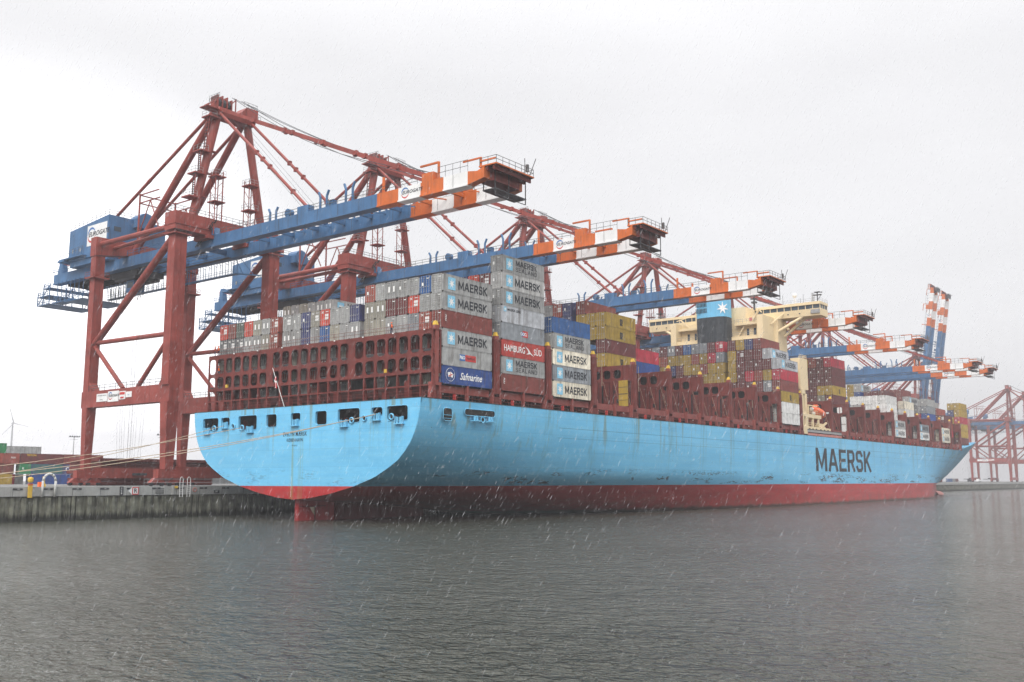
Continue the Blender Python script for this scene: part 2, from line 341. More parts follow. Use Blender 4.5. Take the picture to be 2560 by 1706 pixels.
def stroke(mb, pts, t, zoff, fx, fy, ox):
    n = len(pts); P = [Vector((ox + p[0] * fx, p[1] * fy)) for p in pts]; closed = pts[0] == pts[-1]
    if not closed:                              # square ends reach half a stroke further
        P[0] = P[0] + (P[0] - P[1]).normalized() * t / 2; P[-1] = P[-1] + (P[-1] - P[-2]).normalized() * t / 2
    Lf, Rt = [], []
    for i in range(n):
        a = P[i - 1] if i > 0 else (P[-2] if closed else None); b = P[i + 1] if i < n - 1 else (P[1] if closed else None)
        d1 = (P[i] - a).normalized() if a is not None else None; d2 = (b - P[i]).normalized() if b is not None else None
        if d1 is None: d1 = d2
        if d2 is None: d2 = d1
        n1 = Vector((-d1.y, d1.x)); n2 = Vector((-d2.y, d2.x)); m = (n1 + n2)
        m = m.normalized() if m.length > 1e-4 else n1
        k = min(1.9, 1 / max(.3, m.dot(n1)))
        Lf.append(P[i] + m * t / 2 * k); Rt.append(P[i] - m * t / 2 * k)
    vs = [(p.x, p.y, zoff) for p in Lf + Rt]
    mb.add(vs, [(i, n + i, n + i + 1, i + 1) for i in range(n - 1)])
BLK = {}
def block_mesh(word, width, height, thick=.22, gap=.14, tall=1.25, mat='letter_black'):
    key = (word, width, height, mat, thick)
    if key in BLK: return BLK[key]
    gap = gap + thick; tot = sum(GL[c][0] for c in word) + gap * (len(word) - 1) + thick
    fx = width / tot; mb = MB(); x = thick / 2; q = 0
    for c in word:                             # drawn with even strokes on a tall grid, then fitted to width and height
        for s_ in GL[c][1]:
            stroke(mb, [(p[0], p[1] * (tall - thick) + thick / 2) for p in s_], thick, .006 + .004 * (q % 4), 1, 1, x); q += 1
        x += GL[c][0] + gap
    mb.v = [(a * fx, b * height / tall, c) for a, b, c in mb.v]
    BLK[key] = mb.mesh("lettering", mat); return BLK[key]
def star_mesh(r, n=7, mat='letter_white'):
    key = ('star', r, mat)
    if key in BLK: return BLK[key]
    vs = []
    for i in range(2 * n):
        a = math.pi / 2 + math.pi * i / n; rr = r if i % 2 == 0 else r * .36; vs.append((rr * math.cos(a) * .92, rr * math.sin(a), .012))
    mb = MB(); mb.add([(0, 0, .012)] + vs, [(0, 1 + i, 1 + (i + 1) % (2 * n)) for i in range(2 * n)])
    BLK[key] = mb.mesh("star", mat); return BLK[key]
def rrect(w_, h, r, n=4):
    pts = []
    for cx, cy_, a0 in ((w_ / 2 - r, h / 2 - r, 0), (-w_ / 2 + r, h / 2 - r, 90), (-w_ / 2 + r, -h / 2 + r, 180), (w_ / 2 - r, -h / 2 + r, 270)):
        for i in range(n + 1):
            a = R(a0 + 90 * i / n); pts.append((cx + r * math.cos(a), cy_ + r * math.sin(a)))
    return pts
def patch_mesh(w_, h, r, mat, off=.004):
    key = ('patch', w_, h, r, mat, off)
    if key not in BLK: BLK[key] = MB().poly([(x, y, off) for x, y in rrect(w_, h, r)]).mesh("emblem", mat)
    return BLK[key]
def arc_mesh(r0, r1, a0, a1, mat, taper=True, n=20):
    key = ('arc', r0, r1, a0, a1, mat)
    if key in BLK: return BLK[key]
    vs = []; rm, hw = (r0 + r1) / 2, (r1 - r0) / 2
    for i in range(n + 1):
        t = i / n; a = R(a0 + (a1 - a0) * t); k = math.sin(math.pi * min(1, max(.06, t))) ** .6 if taper else 1
        for s_ in (-1, 1): vs.append(((rm + s_ * hw * k) * math.cos(a), (rm + s_ * hw * k) * math.sin(a), .008))
    BLK[key] = MB().add(vs, [(2 * i, 2 * i + 1, 2 * i + 3, 2 * i + 2) for i in range(n)]).mesh("emblem", mat); return BLK[key]
def perforated(mb, outline, holes, to3, depth):
    """flat plate with holes: outline and holes are 2-D loops, to3(u, v, d) places them, depth is the wall thickness"""
    import bmesh
    bm = bmesh.new(); es = []
    for lp in [outline] + holes:
        vs = [bm.verts.new((u, v, 0)) for u, v in lp]
        es += [bm.edges.new((vs[i], vs[(i + 1) % len(vs)])) for i in range(len(vs))]
    bmesh.ops.triangle_fill(bm, use_beauty=True, use_dissolve=False, edges=es)
    bm.verts.index_update(); V = [v.co.copy() for v in bm.verts]; F = [[v.index for v in f.verts] for f in bm.faces]; bm.free()
    mb.add([to3(v.x, v.y, 0) for v in V], F)
    if depth:
        mb.add([to3(v.x, v.y, depth) for v in V], F)
        for lp in [outline] + holes:
            n = len(lp); mb.add([to3(u, v, 0) for u, v in lp] + [to3(u, v, depth) for u, v in lp], [(i, (i + 1) % n, n + (i + 1) % n, n + i) for i in range(n)])
    return mb

# ------------------------------------------------------------------ water, quay ground
tag(MB().poly([(-4000, -6000, 0), (9000, -6000, 0), (9000, 6000, 0), (-4000, 6000, 0)]).build('water', 'harbour_water'), kind='structure')
QY, QZ = 31.0, 5.5
tag(MB().poly([(-900, QY + .6, QZ), (2600, QY + .6, QZ), (2600, 2600, QZ), (-900, 2600, QZ)]).build('pavement', 'pavement'), kind='structure')
def quay():
    root = empty('quay_wall', (0, QY, 0)); tag(root, 'long grey concrete quay wall with a stained lower face along the berth', 'quay wall')
    up = MB(); up.box(-900, 2600, QY, QY + 1.2, 4.0, QZ + .02)
    up.build('parapet', 'concrete', root, (0, QY, 0), (0, 0, 0))
    lo = MB()
    lo.box(-900, 2600, QY + .5, QY + 1.5, -2, 3.97)
    x = -120.0
    rnd = random.Random(3)
    while x < 420:                                          # worn piles and hollows below the cap
        wd = rnd.uniform(.5, 1.1); lo.box(x, x + wd, QY + rnd.uniform(.02, .2), QY + .5, -2, 3.96 - rnd.random() * .3); x += wd + rnd.uniform(.25, 1.4)
    lo.build('lower_wall', 'quay_lower', root, (0, QY, 0), (0, 0, 0))
    fe = MB(); x = -60.0
    while x < 60:                                           # fender recesses with a bright bolt plate
        fe.mat(0).box(x, x + 1.6, QY - .05, QY - .003, 5.0, 5.3); fe.mat(1).box(x + .7, x + 1.1, QY - .09, QY - .055, 5.08, 5.24); fe.mat(0).box(x + .03, x + .07, QY - .03, QY - .004, 4.02, 4.95); x += 4.9
    fe.build('fender_recess', ['dark_steel', 'grey_steel'], root, (0, QY, 0), (0, 0, 0))
    return root
quay()

# ------------------------------------------------------------------ the ship
DECK, PAINT = 18.75, 5.634
ship = empty('container_ship', (0, 0, 0)); tag(ship, 'huge light blue and red container ship moored stern towards the viewer', 'container ship')
TR = [(0, 3.45), (3.8, 3.71), (8.9, 4.46), (14, 5.56), (16.6, 6.35), (18.6, 6.95), (20.3, 7.75), (22.1, 8.65), (23.7, 9.6), (25, 10.8), (26.05, 12.0), (26.85, 13.3), (27.5, 14.8), (27.95, 16.6), (28.2, DECK)]
def resample(P, n):
    L_ = [0]
    for a, b in zip(P[:-1], P[1:]): L_.append(L_[-1] + math.hypot(b[0] - a[0], b[1] - a[1]))
    o = []; k = 0
    for i in range(n + 1):
        s_ = L_[-1] * i / n
        while k < len(P) - 2 and L_[k + 1] < s_: k += 1
        t = (s_ - L_[k]) / (L_[k + 1] - L_[k]); o.append((P[k][0] + (P[k + 1][0] - P[k][0]) * t, P[k][1] + (P[k + 1][1] - P[k][1]) * t))
    return o
def interp(tab, x):
    if x <= tab[0][0]: return tab[0][1]
    for (a, u), (b, v_) in zip(tab[:-1], tab[1:]):
        if x <= b:
            t = (x - a) / (b - a); return u + (v_ - u) * t
    return tab[-1][1]
NT = 40
TRS = resample(TR, NT)
SBL = [(0, 0), (12, .1), (25, .22), (40, .40), (50, .50), (62, .585), (80, .68), (100, .77), (125, .88), (150, .96), (172, 1)]
TUCK = [(0, 0), (8, .06), (18, .2), (36, .36), (50, .34), (75, .22), (100, .12), (140, .04), (165, 0)]
DK = [(300, 28.2), (320, 28.15), (335, 27.9), (350, 27.1), (362, 25.8), (372, 23.3), (380, 20.2), (387, 16), (392, 11.2), (396, 5.8), (398.3, .4)]
WL = [(262, 28.2), (272, 27.9), (285, 26.3), (300, 22.8), (320, 17.6), (335, 13.7), (350, 9.8), (362, 6.8), (375, 3.6), (385, 1.5), (391, .3), (398.3, 0)]
ZD = [(318, DECK), (321, DECK + .25), (362, 23.4), (398.3, 24.6)]
def section(x):
    pts = []
    for i in range(NT + 1):
        t = i / NT
        if x < 171:
            s_ = interp(SBL, x); ty, tz = TRS[i]
            # full midship section: flat bottom, round bilge, straight side
            q = t * 2
            my, mz = (28.2 * min(1, q ** .9), -4.0) if q <= 1 else (28.2, -4.0 + (q - 1) * (DECK + 4.0))
            if .7 < q < 1.25: my = min(28.2, my); mz = -4.0 + max(0, (q - .7)) ** 2 * 8
            if q >= 1.25: mz = (-4.0 + .3025 * 8) + (q - 1.25) / .75 * (DECK - (-4.0 + .3025 * 8))
            Y, Z = ty + (my - ty) * s_, tz + (mz - tz) * s_
            pts.append((Y * (1 - interp(TUCK, x) * min(1, max(0, (7.5 - Z) / 7.5)) ** 1.2), Z))
        else:
            q = t * 2; zd = interp(ZD, x); d = interp(DK, x); wl = interp(WL, x)
            zl = -4.0 + (zd + 4.0) * (q - 1) if q > 1 else -4.0
            stem_z = -9 if x < 391 else 5.63 + (x - 391) / 7.3 * 17.5
            if q <= 1: y = wl * q
            else:
                g = max(0, (zl - 4.5) / (zd - 4.5)); y = wl + (d - wl) * g ** .8
                if x > 391:
                    g2 = max(0, (zl - stem_z) / max(.5, zd - stem_z)); y = d * g2 ** .8
            pts.append((y, max(zl, stem_z) if x > 391 else zl))
    return pts
XS = [0, 1, 2.5, 4, 6, 8, 10, 13, 16, 20, 25, 30, 36, 42, 48, 55, 62, 70, 80, 90, 100, 115, 130, 145, 155, 170, 200, 240, 262, 272, 285, 300, 310, 320, 328, 336, 344, 352, 358, 364, 370, 375, 380, 384, 388, 391, 393, 395, 397, 398.3]
def build_hull():
    mb = MB(); secs = [section(x) for x in XS]; n = NT + 1
    for sgn in (-1, 1):
        vs = [(x, sgn * y, z) for x, s_ in zip(XS, secs) for y, z in s_]
        fs = []
        for k in range(len(XS) - 1):
            for i in range(NT):
                q = (k * n + i, (k + 1) * n + i, (k + 1) * n + i + 1, k * n + i + 1)
                fs.append(q if sgn < 0 else q[::-1])
        mb.add(vs, fs)
    o = mb.build('hull', 'hull_paint', ship, smooth=True); return o
build_hull()
# transom with real openings into the mooring deck
OPN = [(25.4, 20.91, 17.57, 15.35), (20.06, 17.63, 17.55, 16.2), (15.09, 10.08, 17.65, 15.25), (7.5, 4.81, 17.6, 15.5), (1.09, -1.24, 17.58, 16.42), (-4.99, -7.65, 17.62, 15.48), (-10.3, -15.24, 17.74, 15.55), (-17.86, -20.24, 17.66, 16.42), (-21.2, -25.56, 17.70, 15.52)]
def build_transom():
    half = TRS
    outl = [(y, z) for y, z in half] + [(-y, z) for y, z in half[::-1]][:-1]
    holes = []
    for a, b, zt, zb in OPN:
        cx, cz = (a + b) / 2, (zt + zb) / 2
        holes.append([(cx + u, cz + v) for u, v in rrect(abs(a - b), zt - zb, .42, 4)])
    tr = perforated(MB(), outl, holes, lambda u, v, d: (-.004 + d, u, v), .35)
    tr.build('transom', 'hull_paint', ship)
    rm = MB()
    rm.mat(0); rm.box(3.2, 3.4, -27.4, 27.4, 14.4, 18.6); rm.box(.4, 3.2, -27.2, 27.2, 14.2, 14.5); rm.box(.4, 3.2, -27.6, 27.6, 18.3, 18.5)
    rm.mat(1)
    for i in range(14): y = -25 + i * 3.7; rm.box(1.6, 2.2, y - .2, y + .2, 14.5, 16.0 + (i % 3) * .5)
    rm.build('mooring_deck', ['void_dark', 'lash_brown'], ship)
    rimm = MB()
    for a, b, zt, zb in OPN:
        cx, cz = (a + b) / 2, (zt + zb) / 2
        lp = [(-.03, cx + u, cz + v) for u, v in rrect(abs(a - b) + .1, zt - zb + .1, .45, 4)]
        rimm.path(lp + [lp[0]], .06, 4)
    rimm.build('opening_rim', 'ship_blue', ship)
    # roller fairleads under the openings and round chocks
    def roller(y, zb):
        f = MB(); f.box(-.55, .0, y - .95, y + .95, zb - .35, zb - .2)
        for s_ in (-1, 1): f.box(-.4, -.02, y + s_ * .72 - .07, y + s_ * .72 + .07, zb - .2, zb + .85)
        f.tube((-.25, y - .32, zb - .2), (-.25, y - .32, zb + .75), .2, 8); f.tube((-.25, y + .32, zb - .2), (-.25, y + .32, zb + .75), .2, 8)
        return f.build('fairlead', 'ship_blue', ship, (0, y, zb))
    for y, zb in ((24.0, 15.35), (18.85, 16.2), (11.7, 15.25), (-.08, 16.0), (-11.8, 15.45), (-19.05, 16.2), (-24.0, 15.5)): roller(y, zb - .25)
    def chock(y, z):
        f = MB(); f.lathe([(.34, .0), (.52, -.05), (.55, -.2), (.42, -.28), (.34, -.2), (.3, .02)], (0, y, z), 14, 'x'); f.mat(1).lathe([(.3, -.06), (0.0, -.06)], (0, y, z), 14, 'x')
        return f.build('chock', ['ship_blue', 'void_dark'], ship, (0, y, z))
    for y, z in ((21.9, 15.75), (16.4, 15.95), (13.9, 15.6), (-13.6, 15.85), (-16.4, 16.1), (-22.3, 16.1)): chock(y, z)
build_transom()
text('EVELYN M\u00c6RSK', (-.03, 0, 14.1), AFT_ROT, .95, ship, bold=.012, sx=.80, spacing=1.12)
text('K\u00d8BENHAVN', (-.03, 0, 13.12), AFT_ROT, .80, ship, bold=.008, sx=.78, spacing=1.1)
text('IMO 9321512', (-.03, 0, 12.22), AFT_ROT, .30, ship, sx=.8)
# draught marks down the middle of the transom
dm = MB()
for i in range(16): dm.box(-.02, -.006, .52, .62, 3.9 + i * .21, 3.98 + i * .21)
dm.build('draught_mark', 'letter_white', ship)
# long side lettering
o = link('lettering', block_mesh('MAERSK', 47.2, 6.45, .24, .13, 1.6), ship, (159.6, -28.215, 9.12), SD_ROT)
o['label'] = 'tall dark company lettering on the blue side'
# side openings near the stern: flat dark plates, their inner shade in the colour
def side_open(x0, x1, zb, zt, name='mooring_opening'):
    f = MB(); cx, cz = (x0 + x1) / 2, (zb + zt) / 2
    yy = -28.23
    f.mat(0).poly([(cx + u, yy, cz + v) for u, v in rrect(x1 - x0, zt - zb, min(.5, (zt - zb) * .45), 5)])
    lp = [(cx + u, yy - .02, cz + v) for u, v in rrect(x1 - x0, zt - zb, min(.5, (zt - zb) * .45), 5)]
    f.mat(1).path(lp + [lp[0]], .06, 4)
    return f
f = side_open(4.95, 7.0, 15.55, 17.5); f.mat(1)
for z in (15.9, 16.4): f.box(5.1, 6.85, -28.3, -28.25, z, z + .07)
f.build('mooring_opening', ['void_dark', 'ship_blue'], ship)
f = side_open(9.97, 17.5, 16.62, 17.65); f.mat(1)
for x in (12.5, 16.2):
    f.box(x - .95, x + .95, -28.85, -28.1, 15.75, 15.92); f.tube((x - .28, -28.4, 15.9), (x - .28, -28.4, 16.65), .2); f.tube((x + .28, -28.4, 15.9), (x + .28, -28.4, 16.65), .2)
f.lathe([(.3, -.05), (.5, -.12), (.48, .1)], (14.3, -28.3, 16.1), 14, 'y')
f.mat(0).lathe([(.31, -.06), (0, -.06)], (14.3, -28.3, 16.1), 14, 'y')
f.build('mooring_opening', ['void_dark', 'ship_blue'], ship)
# rudder and bulb
f = MB(); f.prism([(1.0, -.35, -2), (8.5, -.55, -2), (8.5, -.55, 3.4), (1.0, -.35, 3.5)], (0, 1.0, 0)); f.mat(1).box(.98, 6.5, -.62, -.56, 2.3, 2.38); f.box(4.2, 4.3, -.64, -.57, 0, 2.3)
f.mat(2).poly([(3.1, -.62, 2.2), (4.15, -.62, 2.2), (4.15, -.62, .9), (3.7, -.62, 1.3)])
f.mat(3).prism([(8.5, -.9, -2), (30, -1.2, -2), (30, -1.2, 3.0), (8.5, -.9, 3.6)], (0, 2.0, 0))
f.build('rudder', ['hull_red', 'void_dark', 'rope_tan', 'skeg_shade_red'], ship, (0, 0, 0))
f = MB(); f.lathe([(0.05, 5.4), (1.1, 5.0), (2.0, 3.6), (2.6, 1.2), (2.7, -2), (2.5, -8)], (395.5, 0, -.9), 20, 'x', (1, .95)); f.build('bulbous_bow', 'hull_pink', ship, smooth=True)
# deck sheet and sheer strake edge
f = MB(); xs = [x for x in XS if x <= 397]
for a, b in zip(xs[:-1], xs[1:]):
    ya, yb = [section(q)[-1][0] - .02 if q <= 320 else interp(WL, q) + (section(q)[-1][0] - interp(WL, q)) * .68 for q in (a, b)]
    f.add([(a, -ya, DECK - .03), (b, -yb, DECK - .03), (b, yb, DECK - .03), (a, ya, DECK - .03)], [(0, 1, 2, 3)])
f.build('deck', 'deck_brown', ship)
f = MB(); f.box(-.02, 320, -28.24, -28.05, DECK, DECK + .12); f.box(-.03, .15, -28.05, 28.2, DECK, DECK + .12); f.build('gunwale', 'dark_steel', ship)

# ------------------------------------------------------------------ lashing bridges, hatch covers, deck fittings (parts of the ship)
XB, PP, CL, CW, CH, Z0 = 3.563, 14.717, 12.192, 2.438, 2.867, 21.24
FP = [188.7, 203.6, 218.7, 233.7, 248.7, 263.8, 278.9, 294.1, 309.6, 324.6]
POSTS = [XB + PP * k for k in range(11)] + [174.4] + FP
def row_y(r, mid=(7, 15)):                    # centre of container row r, counted from starboard
    g = 1.046
    return -28.15 + 2.464 * (r - 1) + 1.232 + (g if r > mid[0] else 0) + (g if r > mid[1] else 0)
def lb_post(x):
    f = MB(); y0 = -28.1
    f.mat(0).box(x - .42, x + .42, y0, y0 + .8, 21.3, 30.1); f.mat(1).frus((x, y0 + .4), .36, .36, 30.1, (x, y0 + .4), .2, .2, 30.75)
    f.mat(0)
    for s_ in (-1, 1): f.prism([(x + s_ * 1.25, y0 + .05, DECK), (x + s_ * .85, y0 + .05, DECK), (x + s_ * .62, y0 + .05, 20.9), (x + s_ * 1.0, y0 + .05, 20.9)], (0, .7, 0))
    f.box(x - 1.08, x + 1.08, y0 + .02, y0 + .78, 20.85, 21.32); f.box(x - .3, x + .3, y0 - .02, y0, 24, 24.4); f.box(x - .2, x + .2, y0 - .02, y0 - .003, 27.3, 27.5)
    return f.mesh('post', ['post_red', 'yellow_paint'], (x, 0, 0))
POSTM = lb_post(0)
POSTS_Y = [row_y(r, (7, 15)) - 1.232 for r in range(1, 23)] + [28.15]
def lb_lattice(x):
    f = MB(); xa = x - 1.05
    holes = []
    ys = [row_y(r) for r in range(1, 23)]
    for i, y in enumerate(ys):
        wd = 1.92 if i % 5 else 2.06
        holes.append([(y + u, 27.35 + v) for u, v in rrect(wd, 2.75, .62, 4)])
        holes.append([(y + u, 24.3 + v) for u, v in rrect(wd - .1, 2.15, .6, 4)])
    f.mat(0); perforated(f, [(-28.15, 22.75), (28.15, 22.75), (28.15, 29.25), (-28.15, 29.25)], holes, lambda u, v, d: (xa + d, u, v), .16)
    for y in [row_y(r) - 1.232 for r in range(1, 23)] + [27.9]:
        f.prism([(xa, y - .1, 18.8), (xa, y - .1, 22.74), (xa + .28, y - .1, 22.74), (xa + .9, y - .1, 18.8)], (0, .3, 0))
    perforated(f, [(-28.15, 22.75), (28.15, 22.75), (28.15, 29.25), (-28.15, 29.25)], holes, lambda u, v, d: (xa + 1.75 + d, u, v), .2)
    f.box(xa + .05, xa + .25, -28, 28, 20.75, 21.0); f.box(xa, xa + 2.0, -28.15, 28.15, 29.253, 29.45); f.box(xa + .35, xa + 1.9, -28, 28, 25.55, 25.65); f.box(xa + .35, xa + 1.9, -28, 28, 22.8, 22.9)
    rnd = random.Random(11)
    for i, y in enumerate(ys):                # storage boxes, ladders and gratings behind the lower openings
        if rnd.random() < .3: f.box(xa + .9, xa + 1.1, y - rnd.uniform(.6, 1.05), y + rnd.uniform(.5, 1.05), 18.8, 18.8 + rnd.uniform(1, 3.6))
        if rnd.random() < .6: f.mat(1).box(xa + .32, xa + .36, y - .9, y + .9, 23.3 + rnd.random() * .2, 23.6); f.mat(0)
        if rnd.random() < .7: f.mat(1).box(xa + .32, xa + .36, y - .85, y + .85, 26.1, 26.3 + rnd.random() * .3); f.mat(0)
    f.mat(2)
    for i in range(8): f.lathe([(0, .12), (.13, .05), (.13, -.08), (0, -.12)], (xa - .25, -26.6 + i * 6.7, 29.35), 8)
    return f, xa
f, xa = lb_lattice(POSTS[0])
lb0 = f.build('lashing_bridge', ['lash_brown', 'dark_steel', 'letter_white'], ship, (POSTS[0], 0, 0)); tag(lb0, 'sternmost lashing bridge pierced by two rows of rounded openings')
MB().rail([(xa + .05, -28, 29.45), (xa + .05, 28, 29.45)], 1.05, 2.46, .03).build('handrail', 'lash_brown', lb0, (POSTS[0], 0, 0), (0, 0, 0))
f = MB()
for y in (-26.5, 9.9): f.rail([(xa + .05, y, 18.8), (xa + .05, y + 6, 18.8)], 1.0, 1.5, .03)
f.build('handrail', 'lash_brown', lb0, (POSTS[0], 0, 0), (0, 0, 0))
for y, z in ((-18.2, 23.3), (22.5, 23.3)):    # yellow socket boxes
    MB().box(xa - .05, xa + .2, y - .3, y + .3, z, z + .55).build('socket_box', 'yellow_paint', lb0, (POSTS[0], 0, 0), (0, 0, 0))
def lb_closed():
    f = MB(); xa = -.75; holes = []
    ys = [row_y(r, (6, 16)) for r in range(1, 23)]
    for y in ys[1:]: holes.append([(y + u, 27.75 + v) for u, v in rrect(1.75, 1.75, .6, 3)])
    holes.append([(ys[0] + u, 23.9 + v) for u, v in rrect(1.7, 4.6, .5, 3)])
    f.mat(0); perforated(f, [(-28.15, 20.4), (28.15, 20.4), (28.15, 29.3), (-28.15, 29.3)], holes, lambda u, v, d: (xa + d, u, v), .3)
    f.mat(1).box(xa + 1.0, xa + 1.1, -28, 28, 26.4, 29.2); f.mat(0)  # dark plate behind the upper openings, painted in for their shade
    f.box(xa, xa + 1.7, -28.15, 28.15, 29.303, 29.5); f.box(xa, xa + 1.5, -28, 28, 18.8, 20.0)
    for i, y in enumerate(ys):
        f.mat(0).box(xa - .16, xa - .003, y - 1.3, y - 1.16, 20.5, 29.2); f.box(xa + .32, xa + 1.3, y - 1.3, y - 1.1, 20.5, 29.2)
        if i % 3 == 1: f.mat(1).box(xa - .03, xa - .004, y - .28, y + .22, 21.9, 22.7); f.mat(1).box(xa - .03, xa - .004, y + .5, y + .75, 23.9, 24.5)
        f.mat(1).box(xa - .2 if i % 2 == 0 else xa - .05, xa - .01, y + .85, y + (1.12 if i % 2 == 0 else .97), 20.5, 25.6); f.box(xa - .04, xa - .005, y - .62, y - .52, 20.6, 26.2); f.mat(0).box(xa - .12, xa - .006, y - .5, y + .8, 23.3, 23.42)
        f.mat(2).tube((xa - .22, y - .9, 20.6), (xa - .22, y + .7, 26.3), .022, 4)
    f.mat(0).box(xa - .1, xa - .003, -28, 28, 26.3, 26.5)
    f.mat(2)
    for r in (2, 6, 10): f.tube((xa - .25, ys[r] + 1.0, 25.5), (xa - .25, ys[r] + 1.0, 30.9), .045, 5)
    return f.mesh('lashing_bridge', ['lash_brown', 'void_dark', 'rope_tan'])
LBM = lb_closed()
for k, x in enumerate(POSTS):
    lb = lb0 if k == 0 else link('lashing_bridge', LBM, ship, (x, 0, 0))
    link('post', POSTM, lb, (0, 0, 0))
    if k in (4,):
        MB().box(-1.0, -.78, -27.0, -24.9, 21.2, 26.4).mat(1).box(-1.03, -1.005, -27, -24.9, 25.0, 25.08).box(-1.03, -1.005, -27, -24.9, 23.6, 23.75).box(-1.03, -1.005, -27, -24.9, 22.4, 22.48).build('access_panel', ['container_yellow', 'dark_steel'], lb)
    if k == 12:
        for y0, y1, z0, z1 in ((-23.1, -21.4, 26.7, 28.5), (-26.4, -24.9, 26.7, 28.5), (-27.6, -25.6, 21.0, 25.6)):
            MB().poly([(-.79, (y0 + y1) / 2 + u, (z0 + z1) / 2 + v) for u, v in rrect(y1 - y0, z1 - z0, .4, 3)]).build('panel', 'white_paint', lb)
hm = MB(); hm.mat(0).box(1.3, 13.3, -25.4, 25.4, 19.7, 21.15); hm.mat(1).box(1.5, 13.1, -25.0, 25.0, DECK, 19.69); hm.mat(0)  # lower block is near-black: the shadow gap under the cover, as colour
for i in range(7): hm.box(1.9 + i * 1.75, 2.1 + i * 1.75, -25.5, -25.402, 19.75, 21.1)
HM = hm.mesh('hatch_cover', ['deck_brown', 'void_dark'])
pm = MB()
for xx in (7.35,): pm.box(xx - .22, xx + .22, -28.1, -27.6, DECK, 21.2)
pm.box(1.4, 13.2, -27.6, -27.3, 19.9, 21.0); pm.mat(1).box(4.4, 4.75, -27.9, -27.5, DECK, DECK + 1.0)
pm.mat(2)
for i in range(4): pm.lathe([(0, .14), (.14, .05), (.14, -.09), (0, -.14)], (2.4 + 3.1 * i, -27.2, 19.7), 7)
PM = pm.mesh('pedestal', ['post_red', 'sign_red', 'letter_white'])
for k, x in enumerate(POSTS[:-1]):
    if k == 10: continue
    link('hatch_cover', HM, ship, (x, 0, 0)); link('pedestal', PM, ship, (x, 0, 0))
MB().rail([(1.0, -28.08, DECK), (152, -28.08, DECK)], 1.05, 1.84, .028).rail([(184, -28.08, DECK), (319, -28.08, DECK)], 1.05, 1.84, .028).build('deck_railing', 'lash_brown', ship)
MB().rail([(.05, -28, DECK + .1), (.05, 28, DECK + .1)], 1.0, 1.9, .025).build('deck_railing', 'lash_brown', ship)

# ------------------------------------------------------------------ accommodation block, funnel
ac = MB(); ac.mat(0)
ac.box(158, 166.3, -14.9, -13.1, 21, 54.2); ac.box(158, 166.3, 13.1, 14.9, 21, 54.2)          # side walls
ac.box(161.5, 172, -8.2, 8.2, 21, 57.6); ac.box(161.55, 172, -13.1, -8.21, 21, 54.0); ac.box(161.55, 172, 8.21, 13.1, 21, 54.0); ac.box(166.31, 173, -16, 16, 21, 54.1)
ac.box(158.6, 161.5, -13.1, -3.2, 47.2, 48.5); ac.box(158.6, 161.5, 3.2, 13.1, 47.2, 48.5); ac.box(158, 161.5, -13.1, 13.1, 21, 47.2)
ac.box(159.6, 161.5, -13.1, -5.4, 51.9, 52.5); ac.box(159.6, 161.5, 5.4, 13.1, 51.9, 52.5)
ac.mat(1)
for y in (-11, -8.8, 8.2, 10.6): ac.box(161.42, 161.498, y - .35, y + .35, 49.0, 51.0)
ac.mat(2).box(161.4, 161.497, -10.2, -9.4, 53.2, 54.2); ac.mat(1).box(161.4, 161.497, -12.4, -11.6, 53.3, 54.6)
house = ac.build('deckhouse', ['cream', 'glass_dark', 'sign_red'], ship)
MB().rail([(158.7, -13, 48.5), (158.7, 13, 48.5)], 1.1, 1.3, .04).rail([(159.65, -13.1, 52.5), (159.65, -5.4, 52.5)], 1.1, 1.3, .05).build('handrail', 'grey_steel', house)
f = MB()
for y0, y1, z0, z1 in ((-10.5, -13, 52.5, 56.4), (9.5, 12.8, 52.5, 55.6), (-6.2, -8.4, 48.5, 52)):
    for d in (0, .7): f.bar((160.2 + d, y0, z0), (160.2 + d, y1, z1), .1, .28)
    for i in range(9):
        t = (i + .5) / 9; f.box(160.2, 160.9, y0 + (y1 - y0) * t - .12, y0 + (y1 - y0) * t + .12, z0 + (z1 - z0) * t, z0 + (z1 - z0) * t + .05)
f.build('stairs', 'cream', house)
br = MB(); br.mat(0)
prof = [(168.6, 54.1), (168.3, 56.15), (174.5, 56.15), (174.5, 54.1)]
br.prism([(x, -28.2, z) for x, z in prof], (0, 56.4, 0)); br.box(168.2, 174.6, -28.3, 28.3, 57.35, 58.15)
br.mat(1).box(168.55, 174.3, -28.05, 28.05, 56.152, 57.348)
br.mat(0)
for i in range(27): y = -28.1 + i * 56.2 / 26; br.box(168.45, 168.56, y - .09, y + .09, 56.152, 57.348)
for x in (168.5, 170.4, 172.3, 174.3): br.box(x - .08, x + .08, -28.14, -28.06, 56.152, 57.348)
br.mat(2).box(168.2, 168.27, -28.1, -25.4, 54.7, 55.9); br.mat(0)
for y in (-25.5, -22, -18.5, 18.5, 22, 25.5): br.mat(1).box(168.3, 168.36, y - .2, y + .2, 54.9, 55.2); br.mat(0)
bridge = br.build('navigation_bridge', ['cream', 'glass_dark', 'grey_steel'], ship)
MB().rail([(168.3, -28.2, 58.15), (168.3, 28.2, 58.15), (174.5, 28.2, 58.15), (174.5, -28.2, 58.15), (168.3, -28.2, 58.15)], 1.0, 2.2, .03).build('handrail', 'grey_steel', bridge)
